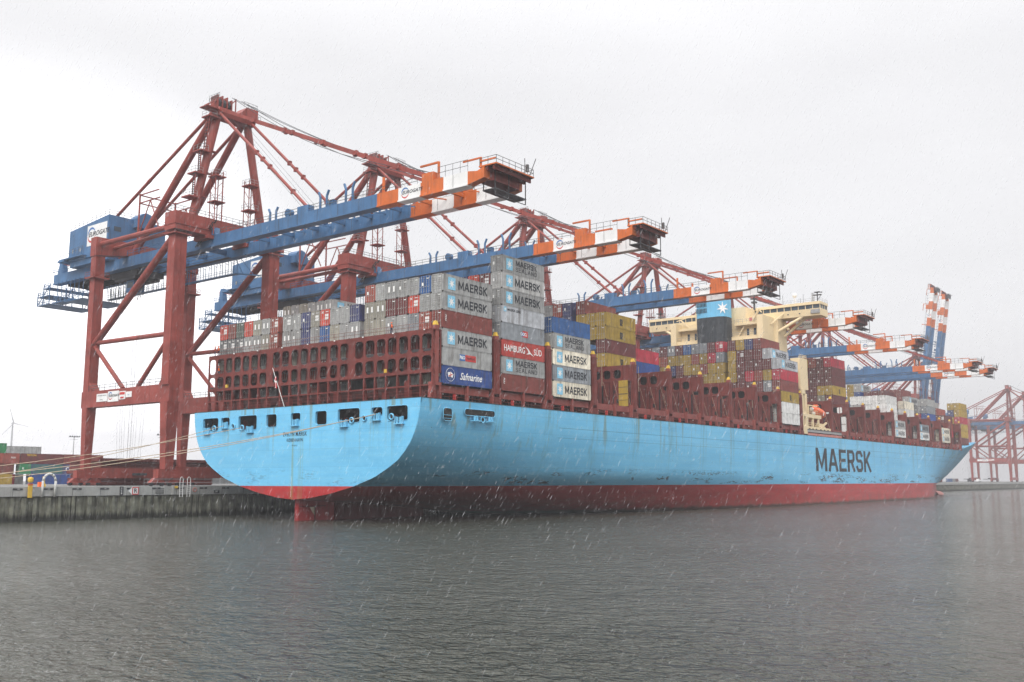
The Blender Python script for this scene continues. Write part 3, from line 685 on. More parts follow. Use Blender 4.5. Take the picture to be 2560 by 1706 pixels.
for s_ in (-1, 1):
    st = MB(); st.tube((169.2, s_ * 22.5, 54.1), (166.0, s_ * 12.6, 48.2), .45, 10); st.tube((172.6, s_ * 22.0, 54.1), (171.5, s_ * 14.5, 48.0), .45, 10)
    st.build('strut', 'cream', bridge)
    st = MB(); st.tube((171, s_ * 17.5, 50.9), (171.5, s_ * 15.6, 54.1), .38, 10); st.bar((163.5, s_ * 15.0, 52.0), (168.6, s_ * 17.2, 55.6), .25, .3)
    st.bar((160.0, s_ * 13.8, 55.2), (165, s_ * 10.5, 57.3), .2, .25)
    st.build('strut', 'cream', bridge)
ms = MB(); ms.mat(0).tube((172, -26.2, 58.1), (172, -26.2, 61.6), .16); ms.box(171.4, 172.6, -27.4, -25.2, 60.6, 60.75); ms.box(171.4, 172.6, -27.1, -25.4, 61.4, 61.6)
ms.bar((172, -26.2, 59), (172, -27.3, 60.6), .1, .12); ms.mat(1)
for dx in (-.5, .5):
    for y in (-24.6, -25.1): ms.tube((172 + dx, y, 58.1), (172 + dx, y, 61.5), .05, 5)
for i in range(6): ms.box(171.5, 172.5, -25.1, -24.6, 58.6 + i * .5, 58.65 + i * .5)
ms.mat(0).box(171.9, 172.1, -27.7, -27.3, 61.2, 61.5)
ms.build('mast', ['dark_steel', 'grey_steel'], bridge)
ms = MB(); ms.tube((172, 26.0, 58.1), (172, 26.0, 61.4), .2); ms.box(171.2, 172.8, 25.2, 27.2, 60.4, 60.6); ms.box(171.3, 172.7, 25.2, 26.6, 59.2, 59.4); ms.tube((172, 24.5, 58.1), (172, 24.5, 60.6), .1); ms.build('mast', 'dark_steel', bridge)
f = MB(); f.lathe([(0, .75), (.45, .6), (.66, .2), (.66, -.25), (.4, -.6), (0, -.65)], (172, -19.3, 61.3), 14)
for a in range(3): f.tube((172, -19.3, 60.7), (172 + .8 * math.cos(a * 2.1), -19.3 + .8 * math.sin(a * 2.1), 58.1), .06, 5)
f.build('radar_dome', 'white_paint', bridge)
f = MB(); f.tube((168, -8.2, 57.6), (168, -8.2, 63.2), .32, 8, .15); f.box(167.3, 168.7, -8.9, -7.5, 59.6, 60.1); f.box(167.4, 168.6, -9.2, -7.2, 60.8, 61.0); f.tube((168, -8.2, 63), (168, -8.2, 64.4), .06); f.build('mast', 'dark_steel', bridge)
for y in (-22.5, -21.6, 14, 17, -16.2, -14): MB().tube((170.5, y, 58.1), (170.5, y, 59.6 + (y % 2)), .05, 5).build('aerial', 'dark_steel', bridge)
fu = MB(); n = 20
def oval(z, k=1.0, dx=0):
    out_ = []
    for i in range(n):
        a = 2 * math.pi * i / n; c, s_ = math.cos(a), math.sin(a)
        out_.append((157.4 + dx + 3.6 * k * math.copysign(abs(c) ** .62, c), 4.95 * k * math.copysign(abs(s_) ** .62, s_), z))
    return out_
def band(f, z0, z1, k0, k1, m):
    f.mat(m).add(oval(z0, k0) + oval(z1, k1), [(i, (i + 1) % n, n + (i + 1) % n, n + i) for i in range(n)])
band(fu, 21, 54.25, 1.0, 1.0, 0); band(fu, 54.25, 60.35, 1.003, .985, 1); band(fu, 60.35, 62.0, .98, .96, 0); fu.mat(0).poly(oval(62.0, .96))
funnel = fu.build('funnel', ['funnel_black', 'ship_blue'], ship, smooth=False)
g = MB()
for zz in (55.7, 57.5):
    for i in range(8): y = .65 + i * .46; g.box(153.66, 153.8, y, y + .2, zz, zz + 1.35)
g.build('louvre', 'void_dark', funnel)
sm = link('star', star_mesh(1.95), funnel, (154.45, -4.2, 56.7), None)
sm.rotation_euler = Euler((R(90), 0, R(-55)))
for dx, y in ((0, 1.2), (1.4, -1.2), (-1, -.6)): MB().tube((157.4 + dx, y, 62), (157.4 + dx, y, 63.4), .4, 10).build('exhaust_pipe', 'dark_steel', funnel)
# starboard stair tower, boat deck frame and stowed gangway
f = MB(); f.box(152.2, 157.8, -27.6, -25.0, 31.4, 40.0); f.mat(1).box(152.1, 152.19, -27.3, -25.3, 32, 39); f.mat(0).rail([(152.3, -27.5, 40), (157.7, -27.5, 40), (157.7, -25.2, 40)], 1.0, 1.0, .04)
f.build('stair_tower', ['cream', 'cream'], ship)
f = MB(); h1 = [[(153.5 + u, 27.4 + v) for u, v in rrect(1.5, 5.6, .7, 4)], [(153.5 + u, 22.7 + v) for u, v in rrect(1.5, 2.6, .6, 4)]]
perforated(f, [(152.2, 19.2), (155.2, 19.2), (154.6, 31.35), (152.2, 31.35)], h1, lambda u, v, d: (u, -27.95 + d, v), .5)
f.box(155.1, 165.8, -28.0, -24, 23.75, 24.7); f.box(155.1, 173.0, -28.0, -24.5, 20.4, 21.3)
for x in (155.5, 159.6, 163.9): f.box(x - .28, x + .28, -28.0, -27.5, 21.3, 23.75)
for x in (156.5, 159, 161.6, 165, 168, 170.6): f.mat(1).box(x - .5, x + .5, -28.02, -28.003, 20.4, 20.85); f.mat(0)
f.box(155.3, 165, -24.4, -24.0, 21.3, 31); f.bar((166, -27.5, 21.3), (171, -27.5, 22.9), .4, .5); f.frus((168.5, -26.5), 2.4, .9, 21.3, (168.5, -26.5), 1.4, .5, 22.6)
f.box(156.5, 163.2, -27.9, -27.6, 27.0, 27.3); f.box(156.6, 157.0, -27.9, -27.5, 24.7, 27.0)
boat_deck = f.build('boat_deck', ['cream', 'void_dark'], ship)
MB().rail([(155.3, -27.95, 24.7), (165.7, -27.95, 24.7)], 1.1, 1.3, .04).rail([(155.7, -27.95, 21.3), (163.8, -27.95, 21.3)], 1.1, 1.0, .04).build('handrail', 'cream', boat_deck)
f = MB(); f.mat(0).box(154.9, 182, -28.1, -27.4, 19.75, 20.35); f.mat(1).box(154.9, 182, -28.05, -27.5, 20.35, 20.6); f.mat(2).box(155.2, 161.8, -28.1, -27.8, 18.85, 19.5); f.box(162.2, 181.8, -28.1, -27.8, 18.85, 19.5)
f.build('gangway', ['grey_steel', 'dark_steel', 'hull_pink'], ship)
f = MB(); f.lathe([(0.02, 0), (.55, .25), (1.05, 1.1), (1.3, 2.6), (1.35, 4.6), (1.2, 6.4), (.8, 7.6), (.35, 8.3), (.02, 8.55)], (0, 0, 0), 16, 'x', (1, .95))
lb_ = f.build('lifeboat', 'lifeboat_orange', None, (0, 0, 0), (162.6, -27.0, 26.3), smooth=True); lb_.rotation_euler = (0, R(9), 0)
tag(lb_, 'orange enclosed lifeboat lying nose down on the cream boat deck', 'lifeboat')
f = MB(); f.frus((2.0, 0), 1.0, .8, .9, (2.0, 0), .7, .55, 1.75); f.mat(1)
for x in (1.3, 2.0, 2.7): f.box(x - .18, x + .18, -.83, -.72, 1.1, 1.4)
f.build('wheelhouse', ['lifeboat_orange', 'glass_dark'], lb_)
f = MB(); f.tube((4.4, -1.38, .2), (4.4, -1.2, -.9), .1); f.tube((.3, -1.2, .1), (8, -.5, .0), .07, 6); f.build('fender_strip', 'white_paint', lb_)
for i, (x, y, z) in enumerate(((160.6, -27.3, 26.4), (161.7, -27.3, 25.2))):
    o = MB().lathe([(0, .78), (.3, .74), (.42, .5), (.45, 0), (.42, -.5), (.3, -.74), (0, -.78)], (0, 0, 0), 12, 'x').build('life_raft', 'white_paint', None, (0, 0, 0), (x, y, z), smooth=True)
    tag(o, ['white life raft canister, upper one behind the orange lifeboat', 'white life raft canister, lower one on the boat deck edge'][i], 'life raft', 'life raft canisters by the lifeboat')
    MB().box(-.4, .4, -.3, .3, -.75, -.42).build('cradle', 'grey_steel', o)
# load line rings on the side
for x in (60.5, 74.5):
    f = MB(); f.path([(x + .32 * math.cos(i * .5236), -28.3, 6.9 + .32 * math.sin(i * .5236)) for i in range(13)], .045, 4); f.bar((x - .3, -28.3, 6.7), (x + .3, -28.3, 7.1), .06, .06); f.bar((x - .3, -28.3, 7.1), (x + .3, -28.3, 6.7), .055, .055)
    f.build('ring_mark', 'letter_black', ship)
# bow: breakwater, winches, foremast
f = MB(); f.box(338.5, 339, -22, 22, DECK, 24); f.box(344, 347, -16, -12, DECK, 22.5); f.box(352, 355, -14, -10, DECK, 23.5); f.tube((357, -19, 20), (357, -15, 20), 1.3, 12); f.box(348, 350, -20, -18, DECK, 23)
f.tube((378, 0, DECK), (378, 0, 36), .5, 8, .25); f.build('forecastle', 'lash_brown', ship)

# ------------------------------------------------------------------ shipping containers
COL = dict(grey=(.33, .335, .33), lgrey=(.42, .42, .41), dgrey=(.15, .16, .165), taupe=(.30, .285, .235), green=(.085, .11, .09), maroon=(.145, .036, .036), brown=(.20, .05, .042),
           redbrown=(.30, .075, .055), red=(.52, .065, .042), crimson=(.45, .035, .06), navy=(.045, .055, .16), blue=(.035, .11, .29), deepblue=(.03, .075, .26), yellow=(.40, .27, .045), white=(.74, .74, .72), cream=(.78, .72, .58), palegrey=(.50, .52, .55), slate=(.24, .26, .28))
CNAME = dict(grey='grey', lgrey='light grey', dgrey='dark grey', taupe='stained taupe', green='dark green', maroon='dark maroon', brown='brown', redbrown='rust red', red='bright red', crimson='crimson', navy='navy blue', blue='blue', deepblue='deep blue', yellow='mustard yellow', white='white', cream='cream', palegrey='pale blue grey', slate='slate grey')
CW = 2.405; hw = CW / 2
def cont_mesh(flat):
    f = MB(); e = .055; x0, x1 = .06, CL; H = CH - .045
    for x in (x0 + .0, x1 - .16):
        for y in (-hw, hw - .16): f.box(x, x + .16, y, y + .16, 0, H)
    for y in (-hw, hw - .1):
        f.box(x0 + .16, x1 - .16, y, y + .1, 0, .16); f.box(x0 + .16, x1 - .16, y, y + .1, H - .1, H)
    f.box(x0, x0 + .1, -hw + .16, hw - .16, 0, .14); f.box(x0, x0 + .1, -hw + .16, hw - .16, H - .14, H)
    f.add([(x0 + .1, -hw + .1, H - .02), (x1 - .1, -hw + .1, H - .02), (x1 - .1, hw - .1, H - .02), (x0 + .1, hw - .1, H - .02)], [(0, 1, 2, 3)])
    f.add([(x1 - .03, -hw + .16, .0), (x1 - .03, hw - .16, .0), (x1 - .03, hw - .16, H), (x1 - .03, -hw + .16, H)], [(0, 1, 2, 3)])
    for s_ in (-1, 1):
        if flat:
            y = s_ * (hw - .012); f.add([(x0 + .16, y, .16), (x1 - .16, y, .16), (x1 - .16, y, H - .1), (x0 + .16, y, H - .1)], [(0, 1, 2, 3) if s_ < 0 else (3, 2, 1, 0)])
            continue
        xs = []; x = x0 + .16; p = .284
        while x < x1 - .17:
            xs += [(x, .008), (x + .10, .008), (x + .142, .045), (x + .242, .045)]; x += p
        xs.append((x1 - .16, .008)); xs = [q for q in xs if q[0] <= x1 - .16]
        vs = [(a, s_ * (hw - d), z) for a, d in xs for z in (.16, H - .1)]
        f.add(vs, [((2 * i, 2 * i + 2, 2 * i + 3, 2 * i + 1) if s_ < 0 else (2 * i, 2 * i + 1, 2 * i + 3, 2 * i + 2)) for i in range(len(xs) - 1)])
    f.mat(1)
    f.add([(x0 + .09, -hw + .16, .14), (x0 + .09, hw - .16, .14), (x0 + .09, hw - .16, H - .14), (x0 + .09, -hw + .16, H - .14)], [(0, 1, 2, 3)])
    for y in (-hw, hw - .18):                 # corner castings
        for z in (0, H - .12): f.box(x0 - .012, x0 + .17, y - .006, y + .186, z - .002, z + .122); f.box(x1 - .17, x1 + .01, y - .006, y + .186, z - .002, z + .122)
    return f
CMESH = {0: cont_mesh(False).mesh('shipping_container', ['container_paint', 'container_seam']), 1: cont_mesh(True).mesh('shipping_container', ['container_paint', 'container_seam'])}
def door_geo(f, s_, plac):
    y0, y1 = (.012, hw - .165) if s_ > 0 else (-hw + .165, -.012); H = CH - .045
    f.mat(0)
    zs = [.15 + i * (H - .3) / 14 for i in range(15)]
    vs = [(.115 if i % 2 else .075, y, z) for i, z in enumerate(zs) for y in (y0, y1)]
    f.add(vs, [(2 * i, 2 * i + 1, 2 * i + 3, 2 * i + 2) for i in range(14)])
    f.box(.05, .11, y0, y0 + .05, .15, H - .15); f.box(.05, .11, y1 - .05, y1, .15, H - .15)
    if plac == 'four' and s_ < 0:
        f.mat(1)
        for a in (0, 1):
            for b in (0, 1): f.box(.03, .045, y0 + .12 + a * .46, y0 + .5 + a * .46, 1.05 + b * .52, 1.47 + b * .52)
        f.box(.03, .045, y0 + .1, y0 + .8, 2.35, 2.45)
    if plac == 'four' and s_ > 0: f.mat(1).bar((.035, y0 + .3, 2.15), (.035, y0 + .75, 2.5), .03, .07); f.bar((.033, y0 + .75, 2.15), (.033, y0 + .3, 2.5), .03, .07)
    if plac == 'pair': f.mat(1).box(.03, .045, (y0 + y1) / 2 - .18, (y0 + y1) / 2 + .18, 1.1, 2.0)
    if plac == 'one' and s_ > 0: f.mat(1).box(.03, .045, y0 + .35, y0 + .68, 1.25, 1.75)
    if plac in ('one', 'none') and s_ < 0: f.mat(1).box(.03, .045, y0 + .25, y0 + .7, 2.3, 2.42)
def bar_geo(f, s_, i):
    y = s_ * (.26 if i == 0 else .82); f.mat(0)
    f.tube((.03, y, .04), (.03, y, CH - .05), .028, 5)
    for z in (.3, 1.15, 2.4): f.box(.015, .08, y - .06, y + .06, z, z + .1)
    f.box(.0, .03, y, y + .32, 1.02, 1.08)
DOOR = {}; BAR = {}
for s_ in (-1, 1):
    for pl in ('four', 'pair', 'one', 'none'):
        f = MB(); door_geo(f, s_, pl); DOOR[s_, pl] = f.mesh('door', ['container_paint', 'letter_white'])
    for i in (0, 1): f = MB(); bar_geo(f, s_, i); BAR[s_, i] = f.mesh('locking_bar', 'door_bar')
FARM = {}
for pl in ('four', 'pair', 'one', 'none'):    # far containers: the doors are part of the body, too small to see apart
    for fl in (0, 1):
        f = cont_mesh(bool(fl)); n = len(f.v)
        g = MB()
        for s_ in (-1, 1):
            g.mat(0); door_geo(g, s_, pl)
            g.m = [0 if m == 0 else 2 for m in g.m] if not any(m > 2 for m in g.m) else g.m
        g2 = MB()
        for s_ in (-1, 1):
            for i in (0, 1): bar_geo(g2, s_, i)
        f.v += g.v; f.f += [tuple(i + n for i in q) for q in g.f]; f.m += g.m; n2 = len(f.v)
        f.v += g2.v; f.f += [tuple(i + n2 for i in q) for q in g2.f]; f.m += [3] * len(g2.f)
        FARM[pl, fl] = f.mesh('shipping_container', ['container_paint', 'container_seam', 'letter_white', 'door_bar'])
ORD = ['', 'first', 'second', 'third', 'fourth', 'fifth', 'sixth', 'seventh', 'eighth', 'ninth', 'tenth', 'eleventh']
def ordinal_row(r): return (ORD[r] + ' from starboard') if r <= 11 else (ORD[23 - r] + ' from port')
def child(o, me, name, loc, rot=SD_ROT):
    c = link(name, me, o, loc, rot); return c
YF = -hw - .002
def logo(o, kind):
    if kind in ('maersk', 'sealand', 'maersk_line', 'maersk_far'):
        k = .42 if kind == 'maersk_line' else 1
        ec = (2.15, YF, 1.42) if kind != 'maersk_line' else (.95, YF, 2.2)
        e = child(o, patch_mesh(1.75 * k, 1.95 * k, .12, 'logo_blue'), 'emblem', ec); link('star', star_mesh(.82 * k), e, (0, 0, .003))
    if kind in ('maersk', 'maersk_far'): child(o, block_mesh('MAERSK', 7.1, 1.38), 'lettering', (3.75, YF, .72))
    if kind == 'sealand':
        child(o, block_mesh('MAERSK', 6.0, 1.02), 'lettering', (3.9, YF, 1.42)); child(o, block_mesh('SEALAND', 6.0, .72, .15, .26), 'lettering', (3.9, YF, .48))
    if kind == 'maersk_line': child(o, text_mesh('MAERSK LINE', bold=.02), 'lettering', (3.4, YF, 2.2)).scale = (.62, .62, .62)
    if kind == 'msc':
        child(o, text_mesh('m', bold=.05), 'lettering', (6.3, YF, 1.7)).scale = (1.5, 1.5, 1.5); child(o, text_mesh('sc', bold=.05), 'lettering', (6.3, YF, .95)).scale = (1.15, 1.15, 1.15)
    if kind == 'hamburg':
        child(o, text_mesh('HAMBURG', bold=.012, mat='letter_white', sx=.82), 'lettering', (3.6, YF, 1.4)).scale = (1.5, 1.5, 1.5); child(o, text_mesh('S\u00dcD', bold=.012, mat='letter_white', sx=.82), 'lettering', (10.2, YF, 1.4)).scale = (1.5, 1.5, 1.5)
        f = MB(); f.poly([(0, .75, .01), (.9, .35, .01), (1.55, -.25, .01), (1.2, -.1, .01), (.55, .3, .01)]); f.poly([(.3, -.65, .012), (1.3, -.1, .012), (2.6, -.85, .012), (1.5, -.5, .012)]); f.poly([(.6, .5, .014), (1.1, .1, .014), (1.35, -.45, .014), (1.0, -.3, .014)])
        child(o, f.mesh('emblem', 'letter_white'), 'emblem', (6.5, YF, 1.5))
    if kind == 'oocl':
        child(o, patch_mesh(1.5, 1.1, .05, 'sign_red'), 'emblem', (6.6, YF, 1.4)); e = child(o, patch_mesh(.9, .62, .05, 'sign_blue', .008), 'emblem', (5.9, YF, 1.35)); child(o, text_mesh('OOCL', bold=.03, mat='letter_white', sx=.9), 'lettering', (6.15, YF - .012, 1.35)).scale = (.72, .72, .72)
    if kind == 'pando':
        child(o, patch_mesh(1.35, 1.0, .03, 'sign_blue'), 'emblem', (4.85, YF, 1.5)); child(o, patch_mesh(2.6, 1.0, .03, 'sign_red'), 'emblem', (6.85, YF, 1.5))
        child(o, text_mesh('P&O', bold=.03, mat='letter_white', sx=.9), 'lettering', (4.85, YF - .01, 1.5)).scale = (.72, .72, .72); child(o, text_mesh('Nedlloyd', bold=.01, mat='letter_black', sx=.85), 'lettering', (6.85, YF - .01, 1.5)).scale = (.66, .66, .66)
    if kind == 'safmarine':
        child(o, text_mesh('Safmarine', bold=.012, shear=.35, mat='letter_white', sx=.88), 'lettering', (6.9, YF, 1.35)).scale = (1.55, 1.55, 1.55)
        f = MB(); f.path([(1.95 + 1.02 * math.cos(i * .35), YF - .02, 1.45 + 1.02 * math.sin(i * .35)) for i in range(19)], .025, 4); f.poly([(1.35, YF - .01, 1.75), (2.1, YF - .01, 1.9), (2.7, YF - .01, 1.55), (2.5, YF - .01, 1.0), (1.9, YF - .01, 1.2), (1.5, YF - .01, 1.05)])
        f.mat(1).poly([(1.55, YF - .016, 1.3), (2.45, YF - .016, 1.6), (2.5, YF - .016, 1.45), (1.6, YF - .016, 1.15)]); f.box(1.95, 2.05, YF - .02, YF - .014, 1.1, 1.8)
        link('emblem', f.mesh('emblem', ['letter_white', 'sign_red']), o)
    if kind == 'code': child(o, text_mesh('PCIU', bold=.02, mat='letter_white', sx=.9), 'lettering', (.8, YF, 1.6), (R(90), R(90), 0)).scale = (.5, .5, .5)
    if kind == 'mark': child(o, text_mesh('7K', bold=.02, mat='letter_white', sx=.9), 'lettering', (1.0, YF, 2.2)).scale = (.6, .6, .6)
CONTS = []
def cont(bx, r, t, col, near=False, pl='none', lg=None, mid=(7, 15), flat=False, where='', txt=None, x=None, y=None, z=None, rz=0, lab=None):
    me = CMESH[int(flat)] if near else FARM[pl, int(flat)]
    X = bx + 1.066 if x is None else x; Y = row_y(r, mid) if y is None else y; Z = Z0 + (t - 1) * CH if z is None else z
    jit = random.uniform(-.035, .035) if x is None else 0
    o = link('shipping_container', me, None, (X + jit, Y + random.uniform(-.012, .012), Z), (0, 0, rz) if rz else None)
    k = random.uniform(.88, 1.1); c = COL[col]; o.color = (c[0] * k, c[1] * k, c[2] * k, 1)
    if near:
        for s_ in (-1, 1):
            d = link('door', DOOR[s_, pl], o); d.color = o.color
            for i in (0, 1): link('locking_bar', BAR[s_, i], d)
    if lg: logo(o, lg)
    PL = {'four': ' with four door plates', 'pair': ' with paired door plates', 'one': ' with one door plate', 'none': ''}[pl]
    nm = txt or ''
    if lab is None: lab = f"{CNAME[col]} container{(' ' + nm) if nm else PL}, {ORD[t]} tier, {ordinal_row(r)}, {where}"
    tag(o, lab, 'container', 'cargo containers stacked on the ship' if not rz and x is None else 'containers stacked on the quay'); CONTS.append(o); return o
TX = dict(maersk='with company name', sealand='with two-line company name', msc='with black letter logo', hamburg='with white bird logo', oocl='with small coloured logo', pando='with blue and red logo', safmarine='with white script', code='with upright white code', maersk_line='with small company name', mark='with white corner mark')
W0 = 'sternmost stack'; b0 = XB
rows = {6: ['grey', 'blue one', 'grey', 'grey one', 'grey pair', 'grey', 'redbrown one'],
        5: ['grey', 'grey', 'red four', 'maroon', 'maroon', 'taupe pair', 'taupe pair', 'navy', 'grey', 'grey', 'red four', 'taupe four', 'navy one', 'grey one', 'grey four', 'redbrown four', 'grey pair', 'taupe pair', 'red', 'green', 'brown', 'red four'],
        4: ['brown', 'redbrown four', 'slate', 'grey', 'grey one', 'taupe', 'taupe', 'grey pair', 'grey', 'taupe', 'blue', 'grey', 'navy', 'grey one', 'grey pair', 'redbrown four', 'taupe pair', 'grey pair', 'grey pair', 'dgrey four', 'dgrey four', 'dgrey four']}
LG0 = {(6, 1): 'maersk', (5, 1): 'maersk', (4, 1): 'code'}
for t, lst in rows.items():
    for i, q in enumerate(lst):
        c, *pl = q.split(); lg = LG0.get((t, i + 1))
        cont(b0, i + 1, t, c, True, pl[0] if pl else 'none', lg, where=W0, txt=TX.get(lg))
rnd = random.Random(5)
for t in (1, 2, 3):
    for r in range(1, 23):
        c, lg = (('grey', 'maersk'), ('grey', 'pando'), ('deepblue', 'safmarine'))[3 - t] if r == 1 else (rnd.choice(['grey', 'dgrey', 'maroon', 'grey', 'redbrown', 'taupe']), None)
        if r > 1 and t == 1 and rnd.random() < .35: continue
        cont(b0, r, t, c, r == 1, rnd.choice(['none', 'one', 'pair', 'four']), lg, where='behind stern lattice' if r > 1 else W0, txt=TX.get(lg))
W1 = 'second stack forward'; b1 = XB + PP
for t, c, lg, fl in ((8, 'grey', 'sealand', 0), (7, 'lgrey', 'maersk', 0), (6, 'grey', 'maersk', 0), (5, 'palegrey', 'maersk_line', 0), (4, 'slate', 'oocl', 0), (3, 'redbrown', 'hamburg', 0), (2, 'grey', 'sealand', 0), (1, 'brown', 'code', 0)):
    o = cont(b1, 1, t, c, True, 'one', lg, where=W1, txt=TX.get(lg))
    if lg == 'hamburg': o.color = (.42, .055, .045, 1)
for r, c, pl in ((2, 'maroon', 'four'), (3, 'red', 'none'), (4, 'navy', 'one'), (5, 'red', 'none')): cont(b1, r, 7, c, True, pl, where=W1); cont(b1, r, 6, 'grey', where=W1)
for r in range(17, 23):
    cont(b1, r, 7, ['lgrey', 'grey', 'grey', 'taupe', 'grey', 'taupe'][r - 17], True, ['pair', 'pair', 'one', 'none', 'one', 'pair'][r - 17], 'sealand' if r == 17 else None, where=W1, txt=TX['sealand'] if r == 17 else None); cont(b1, r, 6, 'grey', where=W1)
W2 = 'third stack forward'; b2 = XB + 2 * PP
for t, c, lg, fl in ((5, 'blue', None, 0), (4, 'grey', 'sealand', 0), (3, 'cream', 'maersk', 1), (2, 'slate', 'maersk', 0), (1, 'cream', 'maersk', 1)): cont(b2, 1, t, c, True, 'none', lg, where=W2, txt=TX.get(lg), flat=fl)
W4 = 'mustard topped stack'; b4 = XB + 4 * PP; m6 = (6, 16)
for t, c, lg in ((7, 'yellow', 'msc'), (6, 'yellow', 'msc'), (5, 'maroon', 'mark'), (4, 'yellow', 'msc')): cont(b4, 4, t, c, True, 'none', lg, m6, where=W4, txt=TX.get(lg))
for r in (5, 6): cont(b4, r, 7, 'yellow', True, mid=m6, where=W4); cont(b4, r, 6, 'yellow', mid=m6, where=W4)
for r, c, pl, lg in ((6, 'brown', 'one', 'mark'), (7, 'navy', 'one', None), (8, 'redbrown', 'four', None), (9, 'grey', 'none', None)):
    cont(b4, r, 8, c, True, pl, lg, m6, where=W4, txt=TX.get(lg))
    if r > 6: cont(b4, r, 7, 'navy' if r == 7 else 'maroon', True, mid=m6, where=W4)
b5 = XB + 5 * PP; W5 = 'low stack beside mustard one'
cont(b5, 5, 5, 'crimson', mid=m6, where=W5); cont(b5, 5, 4, 'deepblue', mid=m6, where=W5); cont(b5, 4, 8, 'grey', mid=m6, where=W5) if False else None
W9 = 'tall stack before bridge'; b9 = XB + 9 * PP
T9 = {8: {3: 'brown', 4: 'navy', 5: 'yellow', 6: 'maroon', 7: 'crimson four', 8: 'maroon', 9: 'slate', 10: 'slate one', 11: 'blue', 12: 'maroon one', 13: 'slate pair', 14: 'maroon one', 15: 'slate one', 16: 'maroon'},
      7: {2: 'slate one', 3: 'maroon', 4: 'maroon', 5: 'maroon four', 6: 'yellow', 7: 'slate one', 8: 'crimson one', 9: 'yellow one', 10: 'redbrown', 11: 'yellow', 12: 'yellow', 13: 'yellow one', 14: 'redbrown', 15: 'yellow', 16: 'maroon'},
      6: {1: 'slate', 2: 'maroon', 3: 'maroon one', 4: 'maroon', 5: 'maroon one', 6: 'yellow', 7: 'yellow one', 8: 'yellow', 9: 'redbrown one', 10: 'yellow one', 11: 'yellow', 12: 'maroon', 13: 'navy', 14: 'yellow', 15: 'maroon'},
      5: {1: 'crimson one', 2: 'yellow', 3: 'redbrown', 4: 'crimson', 5: 'maroon one', 6: 'yellow', 7: 'yellow one', 8: 'yellow', 9: 'yellow', 10: 'maroon', 11: 'maroon', 12: 'maroon'},
      4: {1: 'brown', 2: 'slate four', 3: 'maroon', 4: 'maroon one', 5: 'maroon', 6: 'maroon one'}, 3: {1: 'yellow', 2: 'grey', 3: 'maroon'}, 2: {1: 'white', 2: 'grey'}, 1: {1: 'white', 2: 'dgrey'}}
LG9 = {(7, 2): 'maersk_far', (6, 1): 'maersk_far', (3, 1): 'msc', (5, 1): 'mark'}
for t, d in T9.items():
    for r, q in d.items():
        c, *pl = q.split(); lg = LG9.get((t, r)); cc = 'palegrey' if lg == 'maersk_far' else c
        cont(b9, r, t, cc, False, pl[0] if pl else 'none', lg, m6, where=W9, txt={'maersk_far': 'with company name'}.get(lg, TX.get(lg)), flat=c == 'white')
WB = 'stack beside lifeboat'; bB = FP[0]
TB = {8: ['crimson', 'maroon one', 'redbrown', 'yellow', 'maroon', 'maroon'], 7: ['maroon', 'maroon', 'maroon one', 'maroon', 'maroon'], 6: ['maroon', 'maroon one', 'maroon', 'redbrown', 'maroon'], 5: ['yellow', 'yellow', 'maroon', 'maroon one', 'maroon'], 4: ['maroon', 'taupe', 'maroon', 'maroon', 'maroon']}
for t, lst in TB.items():
    for i, q in enumerate(lst):
        c, *pl = q.split(); lg = 'msc' if (t, i) == (5, 0) else None
        cont(bB, 3 + i, t, c, False, pl[0] if pl else 'one', lg, m6, where=WB, txt=TX.get(lg))
def pair(bx, wh, cs):
    for t, c in enumerate(cs): cont(bx, 1, t + 1, c, False, 'none', 'maersk_far', m6, where=wh, txt='with company name', flat=c != 'slate')
WC = 'white reefer stack'; bC = FP[3]
pair(bC, WC, ('white', 'lgrey'))
for r in range(2, 7): cont(bC, r, 5, 'white', False, 'pair', None, m6, where=WC, flat=True); cont(bC, r, 4, 'white' if r < 5 else 'lgrey', False, 'pair', None, m6, where=WC, flat=True)
cont(bC, 2, 3, 'white', mid=m6, where=WC, flat=True)
WD = 'grey topped forward stack'; bD = FP[4]
for r in (7, 8): cont(bD, r, 7, 'lgrey' if r == 7 else 'yellow', False, 'one', 'sealand' if r == 7 else None, m6, where=WD, txt=TX['sealand'] if r == 7 else None); cont(bD, r, 6, 'deepblue' if r == 7 else 'yellow', mid=m6, where=WD)
for r in (4, 5, 6): cont(bD, r, 6, 'maroon', mid=m6, where=WD); cont(bD, r, 5, 'maroon', mid=m6, where=WD)
WE = 'cream topped stack forward'; bE = FP[5]
pair(bE, WE, ('white', 'slate'))
cont(bE, 3, 5, 'cream', False, 'one', None, m6, where=WE, flat=True); cont(bE, 3, 4, 'white', False, 'pair', None, m6, where=WE, flat=True)
for r in (4, 5): cont(bE, r, 5, 'maroon', mid=m6, where=WE)
WF = 'brown topped stack forward'; bF = FP[6]
cont(bF, 4, 6, 'grey', False, 'one', 'maersk_far', m6, where=WF, txt='with company name')
for r in (5, 6, 7, 8): cont(bF, r, 7, 'brown' if r < 7 else 'maroon', mid=m6, where=WF); cont(bF, r, 6, 'brown', mid=m6, where=WF)
WG = 'second stack from bow'; bG = FP[7]
pair(bG, WG, ('cream', 'cream'))
for r in range(3, 8): cont(bG, r, 6, 'grey' if r < 6 else 'dgrey', False, 'one', None, m6, where=WG); cont(bG, r, 5, 'slate' if r % 2 else 'grey', False, 'one', None, m6, where=WG)
for r in (3, 4, 5): cont(bG, r, 4, ['deepblue', 'crimson', 'navy'][r - 3], mid=m6, where=WG)
WH = 'red stack near bow'; bH = FP[8]
for r in range(2, 7):
    for t in (2, 3, 4, 5):
        if r + t < 10 and not (r == 2 and t == 5): cont(bH, r, t, rnd.choice(['crimson', 'crimson', 'redbrown', 'maroon']), False, 'four' if rnd.random() < .3 else 'none', None, m6, where=WH)
